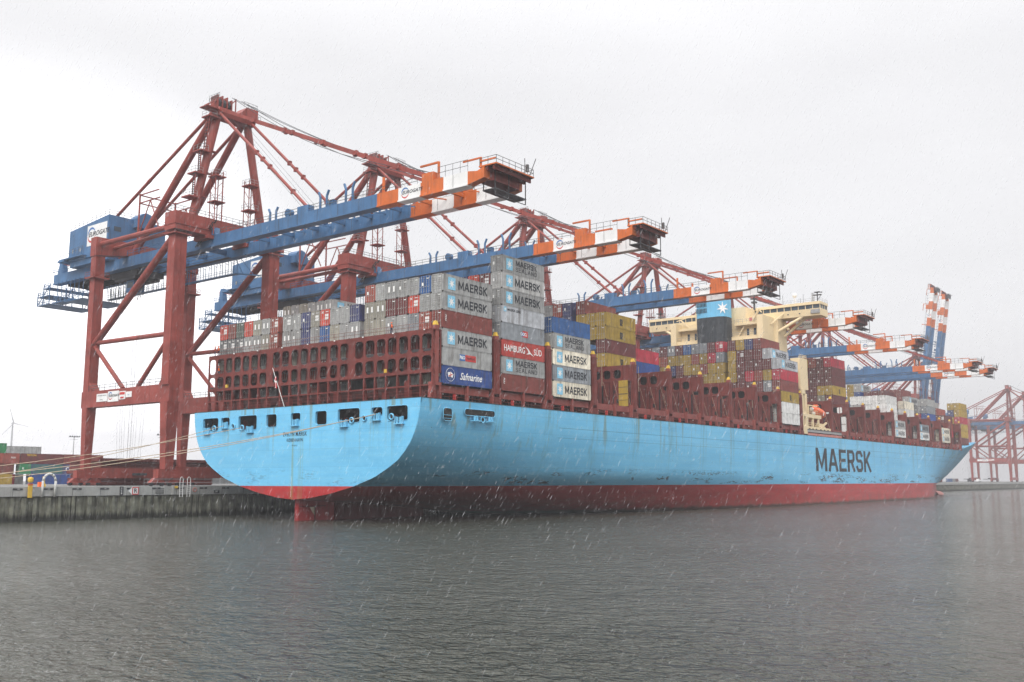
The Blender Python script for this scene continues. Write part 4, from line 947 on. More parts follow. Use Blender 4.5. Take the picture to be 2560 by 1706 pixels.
cont(bH, 4, 6, 'grey', mid=m6, where=WH)
WI = 'foremost mustard stack'; bI = FP[9]
for t, c, c2 in ((6, 'yellow', 'yellow'), (5, 'yellow', 'navy'), (4, 'crimson', 'yellow'), (3, 'yellow', 'deepblue'), (2, 'yellow', 'maroon'), (1, 'maroon', 'maroon')):
    cont(bI, 1, t, c, False, 'one', None, m6, where=WI); cont(bI, 2, t, c2, False, 'one', None, m6, where=WI)

# ------------------------------------------------------------------ gantry cranes
CX0, CY0, CZ0 = 10.35, 49.5, QZ
ORG = (0, CY0, CZ0)                           # crane parts are modelled in (u, y, z), u from the crane's centre along the quay
def crane():
    root = empty('gantry_crane', (0, 0, 0)); P = lambda f, n, m, par=root, **k: f.build(n, m, par, ORG, (0, 0, 0) if par is root else (0, 0, 0), **k)
    LU, YW, YL = 11.1, 35.2, 63.8
    for u in (-LU, LU):
        f = MB(); f.box(u - 1.3, u + 1.3, YW - 1.15, YW + 1.15, 24.3, 53.98); f.frus((u, YW), .82, .85, 8.6, (u, YW), 1.3, 1.15, 21.2)
        f.box(u - 1.9, u + 1.9, YW - 1.75, YW + 1.75, 53.2, 53.4); f.box(u - .03, u + .03, YW - 1.19, YW - 1.151, 24.6, 53)
        leg = P(f, 'leg', 'crane_red')
        P(MB().rail([(u - 1.85, YW - 1.7, 53.4), (u + 1.85, YW - 1.7, 53.4)], 1.0, 1.2, .04), 'handrail', 'rail_steel', leg)
        f = MB(); f.box(u - 1.02, u + 1.02, YL - .95, YL + .95, 24.3, 53.0); f.frus((u, YL), .72, .7, 8.6, (u, YL), 1.02, .95, 21.2); f.box(u - 1.8, u + 1.8, YL - 1.7, YL + 1.7, 48.2, 48.5)
        leg = P(f, 'leg', 'crane_red')
        P(MB().rail([(u - 1.75, YL + 1.65, 48.5), (u - 1.75, YL - 1.65, 48.5), (u + 1.75, YL - 1.65, 48.5), (u + 1.75, YL + 1.65, 48.5)], 1.0, 1.2, .04), 'handrail', 'crane_red', leg)
        f = MB(); f.box(u - 1.0, u + 1.0, YW - 1.2, YL + 1.4, 21.2, 24.5)
        for y in (YW + 1.15, YL - .95): f.prism([(u - .9, y, 24.5), (u - .9, y + (1.4 if y < 50 else -1.4), 24.5), (u - .9, y, 26.4)], (1.8, 0, 0))
        pb = P(f, 'portal_beam', 'crane_red')
        P(MB().rail([(u - .95, YW + 1.4, 24.5), (u - .95, YL - 1.2, 24.5)], 1.1, 2.0, .045), 'handrail', 'rail_steel', pb)
        f = MB(); f.tube((u, YL - .9, 34.5), (u, YW + 1.3, 53.2), .72, 12); P(f, 'diagonal_brace', 'crane_red', smooth=False)
        f = MB(); f.tube((u, YL - .9, 34.6), (u, YW + 1.1, 34.2), .46, 10); f.box(u - .3, u + .3, YW + 1.15, YW + 2.2, 33, 35.6); f.box(u - .3, u + .3, YL - 2.0, YL - .95, 33.2, 35.8); P(f, 'horizontal_brace', 'crane_red')
        f = MB(); f.tube((u, YL - .9, 33.9), (u, 51.4, 24.6), .44, 10); P(f, 'diagonal_brace', 'crane_red'); f = MB(); f.tube((u, YW + 1.1, 33.6), (u, 46.2, 24.6), .44, 10); P(f, 'diagonal_brace', 'crane_red')
        f = MB(); f.tube((u, YL - 1, 55.6), (u, YW + 1.5, 55.4), .55, 10); P(f, 'top_tube', 'crane_red'); f = MB(); f.tube((u * .98, YW + 1.5, 54.4), (u * .74, YL - 1, 55.2), .42, 10); P(f, 'top_tube', 'crane_red')
    # near-side boards on the portal beam
    f = MB()
    for y0, y1, z0, z1, m in ((59.2, 55.2, 22.2, 23.8, 0), (55.0, 51.1, 22.0, 24.1, 0), (50.9, 48.7, 22.3, 23.9, 1), (48.5, 46.5, 22.6, 23.7, 0)):
        g = MB(); g.mat(0).box(-LU - 1.08, -LU - 1.003, y1, y0, z0, z1)
        if m: g.mat(1).box(-LU - 1.1, -LU - 1.083, y1 + .2, y0 - .2, z1 - .7, z1 - .2); g.box(-LU - 1.1, -LU - 1.083, y1 + .5, y0 - .5, z0 + .15, z0 + .5)
        b = P(g, 'sign_board', ['white_paint', 'sign_red'])
        if y0 == 55.0: gate(b, (-LU - 1.09, 53.05 - CY0, 23.15 - CZ0), AFT_ROT, 1.55)
        if y0 == 59.2: text('CONTAINER TERMINAL', (-LU - 1.09, 57.2 - CY0, 23.4 - CZ0), AFT_ROT, .36, b, sx=.85); text('Hamburg', (-LU - 1.09, 57.4 - CY0, 22.6 - CZ0), AFT_ROT, .36, b, sx=.85)
        if y0 == 48.5: text('Port', (-LU - 1.09, 47.5 - CY0, 23.1 - CZ0), AFT_ROT, .4, b, mat='sign_blue')
    for y in (YW, YL):
        f = MB(); f.box(-13.2, 13.2, y - .8, y + .8, 7.0, 8.6); f.box(-9.5, 9.5, y - .75, y + .75, 8.6, 9.1); sb = P(f, 'sill_beam', 'crane_red')
        for u in (-11.1, 11.1):
            for s_ in (-1, 1):
                f = MB(); f.mat(0).prism([(u + s_ * 1.9 - 1.6, y - .5, 6.1), (u + s_ * 1.9 + 1.6, y - .5, 6.1), (u + s_ * 1.9 + .6, y - .5, 7.0), (u + s_ * 1.9 - .6, y - .5, 7.0)], (0, 1, 0)); f.mat(1)
                for d in (-1.1, 1.1): f.tube((u + s_ * 1.9 + d, y - .25, 5.9), (u + s_ * 1.9 + d, y + .25, 5.9), .39, 12)
                P(f, 'bogie', ['crane_red', 'dark_steel'], sb)
    f = MB(); f.box(-LU - 1.9, -LU + 12, YW - 1.8, YW + 1.7, 54.0, 57.5); f.box(-LU + 12, LU + 1.9, YW - 1.8, YW + 1.7, 54.0, 57.5); f.box(-LU - 2.0, LU + 2, YW - 1.95, YW + 1.85, 55.0, 55.12)
    f.box(-6.2, -2.9, YW - 2.6, YW + 2.2, 53.3, 53.99); f.box(2.9, 6.2, YW - 2.6, YW + 2.2, 53.3, 53.99)
    cb = P(f, 'cross_beam', 'crane_red'); P(MB().rail([(-LU - 1.8, YW + 1.6, 57.5), (-LU - 1.8, YW - 1.7, 57.5), (LU + 1.8, YW - 1.7, 57.5)], 1.1, 1.6, .05), 'handrail', 'rail_steel', cb)
    f = MB(); f.prism([(-LU - 1.2, YL - 1.1, 53.0), (-4.2, YL - 1.1, 54.25), (4.2, YL - 1.1, 54.25), (LU + 1.2, YL - 1.1, 53.0), (LU + 1.2, YL - 1.1, 57.0), (-LU - 1.2, YL - 1.1, 57.0)], (0, 2.2, 0)); P(f, 'cross_beam', 'crane_red')
    for u in (-LU, LU):                        # slack cables along the side braces
        f = MB(); a, b = Vector((u - .75, YL - 1.2, 35)), Vector((u - .75, YW + 2, 51)); f.path([a.lerp(b, i / 12) + Vector((0, .5 * math.sin(i * 1.3), -.9 - .7 * abs(math.sin(i * .9)))) for i in range(13)], .05, 4); P(f, 'cable', 'dark_steel')
    f = MB()                                   # rear main girders
    for u in (-4.1, 4.1):
        f.box(u - .75, u + .75, 33.6, 94.4, 51.98, 54.1); f.box(u - .95, u + .95, 33.6, 94.4, 51.75, 51.977)
    for i in range(9): y = 40 + i * 6.6; f.box(-3.34, 3.34, y - .25, y + .25, 52.6, 53.6)
    mg = P(f, 'main_girder', 'crane_blue'); P(MB().rail([(-5.3, 38, 54.1), (-5.3, 94, 54.1), (5.3, 94, 54.1), (5.3, 38, 54.1)], 1.1, 2.2, .05), 'handrail', 'crane_blue', mg)
    for y0, y1 in ((67.5, 60.5), (84, 93)):
        for u in (-4.3, 4.3):
            f = MB(); f.bar((u, y0, 54.1), (u, y0, 57.2), .2, .2); f.bar((u, y1, 54.1), (u, y1, 57.0), .2, .2); f.bar((u, y0, 57.0), (u, y1, 57.0), .2, .2); f.bar((u, y0, 54.3), (u, y1, 57.0), .16, .16); P(f, 'gantry_frame', 'crane_red')
    # boom, hinged at the water side
    HY, HZ = 33.3, 53.0
    bm = MB()
    segs = [(33.2, -12.45, 0), (-12.45, -17.4, 1), (-17.4, -22.35, 2), (-22.35, -27.3, 1), (-27.3, -32.3, 2)]
    for u in (-4.1, 4.1):
        for y0, y1, m in segs: bm.mat(m).box(u - .75, u + .75, y1, y0, 51.98, 54.1); bm.box(u - .95, u + .95, y1, y0, 51.75, 51.977)
        bm.mat(1).prism([(u - .74, -32.3, 51.9), (u - .74, -32.3, 54.05), (u - .74, -34.2, 53.75), (u - .74, -35.6, 54.29), (u - .74, -35.6, 52.5)], (1.48, 0, 0))
        bm.mat(3).box(u - .03 - .78 * (1 if u < 0 else -1), u + .03 - .78 * (1 if u < 0 else -1), -32.3, 33, 53.0, 53.06) if False else None
    bm.mat(3)
    for i in range(12):
        y = 29 - i * 5.3; bm.box(-4.868, -4.853, y - .035, y + .035, 52.0, 54.05) if not -22.4 < y < -17.3 else None; bm.box(3.332, 3.347, y - .035, y + .035, 52.0, 54.05)
    bm.mat(0)
    for i in range(8): y = 26 - i * 7.2; bm.mat(0 if y > -12 else 1).box(-3.34, 3.34, y - .22, y + .22, 53.2, 53.9); bm.bar((-3.3, y, 53.55), (3.3, y - 3.5, 53.55), .14, .2)
    boom = bm.build('boom', ['crane_blue', 'crane_orange', 'white_paint', 'dark_steel'], root, (0, HY, HZ), (0, HY - CY0, HZ - CZ0))
    PB = lambda f, n, m: f.build(n, m, boom, (0, HY, HZ), (0, 0, 0))
    PB(MB().rail([(-4.7, 31, 54.1), (-4.7, -21.5, 54.1)], 1.1, 2.1, .05).rail([(4.7, 31, 54.1), (4.7, -32, 54.1)], 1.1, 2.1, .05).rail([(-4.7, -26, 54.1), (-4.7, -32.2, 54.1)], 1.9, 1.6, .045), 'handrail', 'rail_steel')
    for y, h in ((16.5, 2.6), (2.6, 3.3), (-4.0, 3.6)):
        for d in (0, 1.7):
            f = MB(); f.path([(-4.1, y - d, 54.1), (-4.1, y - d, 54.1 + h * .7), (-4.1, y - d + (.45 if d == 0 else -.5), 54.1 + h)], .22, 6); PB(f, 'rope_horn', 'crane_blue'); f = MB(); f.path([(4.1, y - d, 54.1), (4.1, y - d, 54.1 + h * .7), (4.1, y - d + (.45 if d == 0 else -.5), 54.1 + h)], .2, 6); PB(f, 'rope_horn', 'crane_blue')
    for u in (-4.1, 4.1):
        PB(MB().box(u - .7, u + .7, 5.0, 8.0, 54.1, 55.4), 'stay_anchor', 'crane_blue'); PB(MB().box(u - .5, u + .5, -1.2, .0, 54.1, 55.3), 'rope_box', 'crane_blue'); PB(MB().tube((u - .5, 11, 54.9), (u + .5, 11, 54.9), .8, 12), 'rope_drum', 'crane_blue')
    for u in (-4.1, 4.1):
        f = MB(); f.box(u - .74, u + .74, -25.1, -22.6, 54.1, 55.5); f.bar((u, -25.6, 54.1), (u, -25.6, 57.2), .3, .3); f.bar((u, -25.6, 57.1), (u, -21.6, 57.1), .28, .3); PB(f, 'stay_anchor', 'crane_orange'); PB(MB().bar((u, -13.2, 54.1), (u, -13.2, 57), .35, .35), 'warning_post', 'crane_orange')
    PB(MB().box(-3.3, 3.3, -24.4, -23.6, 54.3, 55.2), 'tie_beam', 'crane_orange')
    f = MB(); f.mat(0).box(-4.7, 5.0, -37.9, -34.4, 54.3, 54.5); f.mat(2)
    for y in (-34.9, -36.0, -37.2): f.box(-4.5, 4.9, y - .12, y + .12, 53.6, 54.3)
    f.box(-3.3, 3.3, -36.2, -33.5, 52.3, 54.25); f.box(-4.6, 4.9, -37.8, -34.5, 54.24, 54.296); f.mat(1).box(-3.0, 5.0, -36.3, -33.8, 51.0, 51.2)  # underside frames and sheet in dark brown: underside shade put into the colour
    for u in (-2.9, .5, 4.9):
        for y in (-33.9, -36.2): f.bar((u, y, 50.2 if y < -36 else 51), (u, y, 54.3), .12, .12)
    f.bar((-2.9, -36.2, 50.2), (4.9, -36.2, 50.2), .1, .1); f.mat(0).bar((-4.4, -34.6, 54.5), (-4.4, -34.6, 56), .25, .25); f.bar((-4.4, -34.6, 55.9), (-4.4, -31, 55.9), .22, .25); f.bar((-4.4, -37.5, 55.3), (-4.4, -34.8, 55.3), .22, .25)
    tp = PB(f, 'tip_platform', ['crane_orange', 'dark_steel', 'lash_brown'])
    f = MB(); f.rail([(-4.6, -34.5, 54.5), (-4.6, -37.8, 54.5), (4.9, -37.8, 54.5), (4.9, -34.5, 54.5)], 1.2, 1.5, .05); f.tube((3.9, -37.8, 54.5), (4.5, -38.6, 57.3), .07, 5); f.tube((2.6, -37.8, 54.5), (2.6, -37.8, 57), .07, 5); f.box(3.2, 3.6, -37.9, -37.5, 55, 56.2)
    f.build('handrail', 'rail_steel', tp, (0, HY, HZ), (0, 0, 0))
    f = MB().box(-4.86, -4.853, -22.3, -17.45, 52.02, 54.06); sg = PB(f, 'sign', 'white_paint')
    gate(sg, (-4.865, -20.1 - HY, 53.05 - HZ), AFT_ROT, 1.85)
    # trolley with cab and hoist ropes
    f = MB(); f.mat(0).box(-3.2, 3.2, 62, 72, 50.4, 51.6); f.box(-3.0, -1.8, 63, 71, 49.8, 50.4); f.box(1.8, 3.0, 63, 71, 49.8, 50.4)
    tr = P(f, 'trolley', 'dark_steel')
    f = MB(); f.mat(0).box(-2.2, .3, 64.6, 67.6, 47.2, 49.8); f.mat(1).box(-2.23, -2.203, 65.0, 67.2, 48.1, 49.4); f.box(-1.9, 0, 64.56, 64.598, 47.6, 49.4); P(f, 'cab', ['crane_blue', 'glass_dark'], tr)
    f = MB()
    for u in (-2, 2):
        for y in (62.5, 64, 66.5, 68, 69.2, 71): f.tube((u, y, 50), (u * .6, 66.7 + (y - 66.7) * .55, 8.8), .022, 4)
    P(f, 'hoist_rope', 'dark_steel', tr)
    f = MB(); f.box(-1.1, 1.1, 61, 73, 7.6, 8.1); f.box(-1.3, 1.3, 64.5, 69, 8.1, 8.9); P(f, 'spreader', 'dark_steel', tr)
    f = MB(); f.mat(0).box(-3.2, 3.2, 73.5, 92, 52.0, 52.4)  # dark deck panel added between the girders to make the underside darker
    for i in range(10): y = 74 + i * 1.9; f.box(-3.0, 3.0, y - .12, y + .12, 51.3, 51.998)
    for u in (-2.6, -1.2, .4, 2.2): f.tube((u, 40, 52.0), (u, 92, 51.9), .05, 4)
    f.box(-3.3, -2.5, 38, 62, 51.7, 51.8); f.box(2.5, 3.3, 38, 62, 51.7, 51.8); P(f, 'cable_tray', 'dark_steel')
    # festoon catwalk under the girders
    f = MB(); f.box(5.0, 6.0, 39, 88, 48.85, 49.05)
    for i in range(26): y = 39.5 + i * 1.95; f.bar((5.1, y, 49), (5.1, y, 51.9), .08, .1); f.bar((5.9, y, 49), (5.9, y, 51.9), .08, .1); f.bar((5.1, y, 51), (5.1, y + 1.3, 51.8), .06, .06)
    f.bar((5.5, 39, 49), (5.5, 31.5, 47.6), 1.0, .2); f.bar((5.1, 36.5, 48.6), (5.1, 38.8, 51.8), .1, .1); f.bar((5.1, 33, 48), (5.1, 37.2, 51.8), .1, .1)
    for k in (5.05, 5.95): f.tube((k, 39, 50.0), (k, 88, 50.0), .035, 4); f.tube((k, 39, 49.5), (k, 88, 49.5), .03, 4)
    P(f, 'catwalk', 'crane_blue')
    # rear service platforms with hanging cable loops
    f = MB(); f.mat(0)
    for z in (51.0, 49.2, 47.2): f.box(-5.6, 5.6, 94.4, 100.2 - (2.5 if z > 50 else 0), z, z + .15); f.rail([(-5.5, 94.5, z + .15), (-5.5, 100.1 - (2.5 if z > 50 else 0), z + .15), (5.5, 100.1 - (2.5 if z > 50 else 0), z + .15)], 1.0, 1.1, .05)
    for u in (-5.5, 0, 5.5):
        for y in (94.6, 97.4, 100): f.bar((u, y, 47.2), (u, y, 52 if y < 98 else 50.3), .18, .18)
        f.bar((u, 100, 47.3), (u, 94.6, 51.8), .12, .14)
    f.box(-5.4, -2.8, 84, 93.5, 47.2, 47.4); f.box(-5.4, 5.4, 80, 88, 46.9, 47.05)
    for i in range(7): y = 80 + i * 1.9; f.bar((-5.3, y, 47), (-5.3, y, 52), .1, .12); f.bar((-5.3, y, 47.2), (-5.3, y + 1.9, 49.5), .08, .08)
    f.rail([(-5.35, 78, 47.4), (-5.35, 93, 47.4)], 1.1, 1.6, .05)
    f.frus((-4.1, 91.8), .7, 1.0, 54.1, (-4.1, 91.8), .5, .55, 57.6); f.frus((4.1, 91.8), .7, 1.0, 54.1, (4.1, 91.8), .5, .55, 57.6)
    f.mat(1)
    for i in range(14):
        y = 72 + i * 1.1; f.path([(4.9, y, 51.5), (4.9, y + .2, 49 - .4 * (i % 3)), (4.9, y + .55, 48.2 - .4 * (i % 3)), (4.9, y + .9, 49), (4.9, y + 1.1, 51.5)], .06, 4)
    P(f, 'service_platform', ['crane_blue', 'dark_steel'])
    # machinery house
    f = MB(); f.prism([(-6.9, 68, 55.4), (-6.9, 84.3, 55.4), (-6.9, 84.3, 62.5), (-6.9, 68, 63.9)], (13.8, 0, 0)); f.box(-6.6, 6.6, 68.4, 84.0, 54.105, 55.4)
    mh = P(f, 'machinery_house', 'crane_blue')
    P(MB().rail([(-6.8, 68.1, 63.9), (-6.8, 84.2, 62.5)], 1.1, 1.8, .05).rail([(-6.8, 68.1, 63.9), (6.8, 68.1, 63.9)], 1.1, 1.8, .05).rail([(-7.7, 77, 57), (-7.7, 86.5, 56.4)], 1.1, 1.3, .04), 'handrail', 'rail_steel', mh)
    f = MB(); f.box(-7.9, -6.905, 76.5, 86.6, 55.9, 56.1); f.box(-7.9, -3, 84.4, 87.2, 55.5, 55.9); P(f, 'walkway', 'crane_blue', mh)
    for y in (82.4, 79.2):
        f = MB(); f.mat(0).box(-6.97, -6.903, y - .55, y + .55, 56.12, 58.3); f.mat(1).box(-7.0, -6.975, y - .25, y + .25, 57.2, 58.0); P(f, 'door', ['crane_blue', 'grey_steel'], mh)
    f = MB(); f.mat(0).box(-5.6, -4.0, 67.93, 67.997, 60.5, 61.5); P(f, 'window', 'glass_dark', mh)
    f = MB(); f.lathe([(1.9, 0), (1.9, 3.6)], (1.0, 66.2, 63.6), 12, 'y', (1, 1)); f.poly([(1 + 1.9 * math.cos(i * .5236), 66.2, 63.6 + 1.9 * math.sin(i * .5236)) for i in range(12)]); f.box(-1.2, 3.2, 66.3, 70, 62, 63.9); P(f, 'vent_housing', 'crane_blue', mh)
    f = MB().box(-6.93, -6.903, 68.6, 76.6, 57.9, 62.5); sg = P(f, 'sign', 'white_paint', mh); gate(sg, (-6.945, 72.6 - CY0, 60.3 - CZ0), AFT_ROT, 3.5)
    # A-frame
    for s_ in (-1, 1):
        f = MB(); f.tube((s_ * 8.3, YW - .2, 57.5), (s_ * 3.7, 35.0, 79.2), .82, 12); fl = P(f, 'tower_leg', 'crane_red')
        if s_ < 0:
            a, b = Vector((-8.3, 35, 57.5)), Vector((-3.7, 35, 79.2)); g = MB(); prev = None
            for t in (.17, .40, .62, .97):
                c = a.lerp(b, t); g.mat(0).box(c.x - 2.6, c.x - .3, c.y - 1.4, c.y + 1.3, c.z - .12, c.z + .12); g.box(c.x + .3, c.x + 1.9, c.y - .5, c.y + .4, c.z + .6, c.z + .8)
                g.mat(1).rail([(c.x - .8, c.y - 1.3, c.z + .1), (c.x - 2.5, c.y - 1.3, c.z + .1), (c.x - 2.5, c.y + 1.2, c.z + .1)], 1.1, 1.2, .04)
                if prev is not None:
                    for y in (-.9, -.2): g.mat(0).bar((prev.x - 1.2, c.y + y, prev.z + .1), (c.x - 2.2, c.y + y, c.z), .06, .22)
                    for i in range(11): q = prev.lerp(c, (i + .5) / 11); g.mat(2).box(q.x - 1.5 - .8 * i / 11, q.x - 1.2 - .8 * i / 11, c.y - .9, c.y - .2, q.z, q.z + .06)
                prev = c
            P(g, 'stairs', ['crane_red', 'grey_steel', 'dark_steel'], fl)
        f = MB(); f.tube((s_ * 4.2, 61.2, 55.2), (s_ * 3.4, 36.4, 80.0), .74, 12); P(f, 'back_leg', 'crane_red')
        f = MB(); f.tube((s_ * 3.7, 36.2, 80.6), (s_ * 4.3, 71.5, 63.2), .36, 8); f.tube((s_ * 4.1, 57.2, 70.2), (s_ * 4.12, 58.0, 69.8), .42, 8); P(f, 'backstay', 'crane_red')
        f = MB(); f.bar((s_ * 3.9, 34.2, 80.6), (s_ * 4.1, -23.4, 55.2), .3, .62)
        for t in (.2, .36, .4, .55, .7, .74, .88): q = Vector((s_ * 3.9, 34.2, 80.6)).lerp(Vector((s_ * 4.1, -23.4, 55.2)), t); f.box(q.x - .3, q.x + .3, q.y - .45, q.y + .45, q.z - .45, q.z + .35)
        P(f, 'forestay', 'crane_red')
        f = MB(); f.tube((s_ * 3.9, 34.0, 79.8), (s_ * 4.1, 6.0, 55.2), .31, 8)
        for t in (.45, .52, .6, .85): q = Vector((s_ * 3.9, 34, 79.8)).lerp(Vector((s_ * 4.1, 6, 55.2)), t); f.box(q.x - .28, q.x + .28, q.y - .4, q.y + .4, q.z - .4, q.z + .4)
        P(f, 'forestay', 'crane_red')
    f = MB()
    for u in (-1.4, -.9, .9, 1.4):
        p0, p1 = Vector((u, 33.6, 82.4)), Vector((u * 2.4, -24, 55.8)); f.path([p0.lerp(p1, t) - Vector((0, 0, 3.0 * math.sin(math.pi * t) * (1.0 if abs(u) > 1 else .55))) + Vector((0, 0, 1.2 * (1 - t))) for t in [i / 10 for i in range(11)]], .055, 4)
    for u in (-2.2, -.6, .8, 2.4): f.tube((u, 33.8, 79), (u, 8, 54.6), .03, 4)
    P(f, 'boom_rope', 'dark_steel')
    f = MB(); f.prism([(-4.3, 33.7, 79.2), (-4.3, 36.7, 79.2), (-4.3, 37.0, 80.2), (-4.3, 36.2, 81.2), (-4.3, 34.2, 81.2), (-4.3, 33.4, 80.2)], (8.9, 0, 0))
    f.box(2.2, 4.9, 33.2, 36.6, 80.6, 82.6); f.prism([(1.0, 33.4, 81.2), (2.2, 33.4, 82.6), (2.2, 33.4, 80.7), (1.0, 33.4, 80.7)], (0, 3, 0)); ap = P(f, 'apex_beam', 'crane_red')
    f = MB(); f.mat(0)
    for u in (-4.3, -3.2, -2.1, -1.0): f.box(u - .12, u + .12, 34, 36.4, 80.9, 83.5 - (.25 if u > -2 else 0))
    f.mat(1)
    for u in (-3.75, -2.65, -1.55): f.tube((u - .3, 35.2, 82.1), (u + .3, 35.2, 82.1), 1.15, 12)
    f.mat(0).bar((.6, 35, 81), (.6, 35, 84.3), .2, .2); f.bar((.6, 35, 84.1), (-1.0, 35, 82.2), .18, .18); P(f, 'sheave_block', ['crane_red', 'dark_steel'], ap)
    P(MB().rail([(-6.8, 33.3, 80.4), (-4.5, 33.3, 82.6), (-4.5, 36.8, 82.6)], 1.1, 1.0, .04).rail([(1.5, 33.4, 82.6), (4.8, 33.4, 82.6), (4.8, 36.5, 82.6)], 1.1, 1.1, .04).rail([(5.0, 33.2, 79.8), (5.6, 33.2, 79.8)], 1.6, .5, .05), 'handrail', 'rail_steel', ap)
    f = MB(); f.box(-7.2, -4.4, 33.4, 36, 80.2, 80.4); f.bar((-6.9, 34.6, 80.5), (-4.4, 34.6, 82.4), .5, .3); P(f, 'apex_platform', 'crane_red', ap)
    f = MB()                                   # tie frame between tower back legs
    for u in (-4.3, 4.3): f.bar((u, 60.6, 55), (u, 60.6, 67.7), .28, .28); f.bar((u, 60.6, 67.4), (u, 53.5, 67.4), .22, .22); f.bar((u, 60.6, 65.6), (u, 53, 65.6), .22, .22); f.bar((u, 60.4, 58.5), (u, 56.5, 65.6), .18, .18); f.bar((u, 52.6, 58.5), (u, 56.5, 65.6), .18, .18)
    f.bar((-4.3, 60.6, 67.4), (4.3, 60.6, 67.4), .24, .24); f.bar((-4.3, 60.6, 65.6), (4.3, 60.6, 65.6), .22, .22); P(f, 'tie_frame', 'crane_red')
    for u in (-4.6, 3.4):
        f = MB(); f.mat(0)
        for a in (-.85, .85):
            for b in (-.8, .8): f.bar((u + a, 32.8 + b, 54.1), (u + a, 32.8 + b, 67.0), .14, .14)
        for z in (60.6, 65.8): f.box(u - 1.25, u + 1.25, 31.5, 34.0, z, z + .22); f.mat(1).rail([(u - 1.2, 33.9, z + .2), (u - 1.2, 31.6, z + .2), (u + 1.2, 31.6, z + .2)], 1.1, 1.1, .04); f.mat(0)
        for z in range(55, 66, 2): f.bar((u - .85, 32, z), (u + .85, 32, z + 2), .07, .07); f.bar((u - .85, 32, z), (u - .85, 33.6, z + 2), .07, .07); f.bar((u + .5, 31.7, z), (u + .5, 31.7, z + 2), .05, .05); f.box(u + .5, u + .95, 31.68, 31.73, z + .9, z + .97)
        P(f, 'ladder_tower', ['crane_red', 'grey_steel'])
    for u in (-1, 1):
        f = MB(); f.mat(0).box(u * 4.1 - .8, u * 4.1 + .8, 33.0, 36.5, 52.0, 54.0); f.prism([(u * 4.1 - .8, 32, 54.1), (u * 4.1 - .8, 36.5, 54.1), (u * 4.1 - .8, 35.5, 55.8), (u * 4.1 - .8, 33, 55.8)], (1.6, 0, 0)); P(f, 'hinge_bracket', 'crane_blue')
    f = MB()
    for y in (-.4, .4): f.bar((-5.4, 31.6 + y, 56.8), (-5.4, 37.5 + y, 52.3), .08, .25)
    for i in range(14): t = (i + .5) / 14; f.box(-5.75, -5.05, 31.2 + 5.9 * t, 31.5 + 5.9 * t, 56.8 - 4.5 * t, 56.86 - 4.5 * t)
    P(f, 'stairs', 'dark_steel')
    return root, boom
def gate(par, loc, rot, h):
    """company sign: name in slanted capitals over a broken ring, sized by the ring's height h"""
    g = link('emblem', arc_mesh(h * .36, h * .5, 25, 185, 'sign_blue'), par, loc, rot); g2 = link('emblem', arc_mesh(h * .38, h * .5, 190, 350, 'sign_red'), par, loc, rot)
    off = Euler(rot).to_matrix() @ Vector((-h * .62, 0, 0))
    for q in (g, g2): q.location = Vector(loc) + off
    t = link('lettering', text_mesh('EUROGATE', bold=.02, shear=.3), par, Vector(loc) + Euler(rot).to_matrix() @ Vector((h * .22, h * .02, .012)), rot); t.scale = (h * .47, h * .42, 1)
crane0, boom0 = crane()
XS_C = [0, 44.2, 103.5, 171.6, 231.4, 312.5, 340.5]
CLAB = ['nearest red and blue gantry crane, its boom over the sternmost stack', 'red and blue gantry crane, second from the left, boom above the tallest container stack',
        'red and blue gantry crane whose boom passes in front of the dark funnel', 'red and blue gantry crane half hidden behind the cream bridge wing',
        'red and blue gantry crane with boom just ahead of the bridge wing', 'red and blue gantry crane, upper of two overlapping booms near the bow', 'red and blue gantry crane, lower and farthest lowered boom near the bow',
        'hazy gantry crane with raised boom, left one of the two', 'hazy gantry crane with raised boom, right one of the two', 'misty gantry crane beyond the bow, nearest of the far group', 'misty gantry crane beyond the bow, farthest of the far group']
CR = [crane0] + [copy_tree(crane0) for _ in range(10)]
for i, (c, x) in enumerate(zip(CR, XS_C + [505, 531, 768, 838])):
    c.location = (CX0 + x - (0 if i < 7 else CX0), CY0, CZ0); tag(c, CLAB[i], 'crane', 'gantry cranes along the quay')
    if i in (7, 8):
        for k in list(KIDS[c.name]):
            if k.name.split('.')[0] == 'boom': k.rotation_euler = (R(-81), 0, 0)
            if k.name.split('.')[0] in ('forestay', 'boom_rope'): KIDS[c.name].remove(k); bpy.data.objects.remove(k)

# ------------------------------------------------------------------ quay furniture, stacks ashore, lines, people
def rope(name, p, q, sag, lab, r=.055):
    p, q = Vector(p), Vector(q); f = MB(); f.path([p.lerp(q, i / 14) - Vector((0, 0, sag * 4 * (i / 14) * (1 - i / 14))) for i in range(15)], r, 5)
    tag(f.build(name, 'rope_tan', None, tuple(p)), lab, 'mooring line', 'mooring lines from stern to quay')
rope('mooring_line', (-.5, 18.7, 16.1), (-40.2, 32.0, 6.3), .9, 'upper port mooring line from the left roller to the quay bollard')
rope('mooring_line', (-.4, 13.9, 15.6), (-47, 33, 7.2), .9, 'second mooring line from the left chock, running past the arch')
rope('mooring_line', (-.5, -19.3, 16.6), (-40.0, 31.8, 6.1), 1.2, 'long mooring line from the right roller across the ship name')
rope('mooring_line', (-.5, -18.9, 16.5), (-48, 33, 6.3), 1.5, 'lowest long mooring line from the right roller across the transom')
def bollard(x, lab):
    f = MB(); f.mat(0).lathe([(.5, 0), (.42, .1), (.36, .5), (.55, .75), (.5, .92), (0, .95)], (0, 0, 0), 14); f.mat(1).lathe([(.45, .2), (.52, .3), (.52, .5), (.45, .58)], (0, 0, 0), 14)
    tag(f.build('bollard', ['dark_steel', 'rope_tan'], None, (0, 0, 0), (x, QY + .75, QZ + .02)), lab, 'bollard')
bollard(-40.1, 'iron bollard wrapped in tan mooring rope at the quay edge')
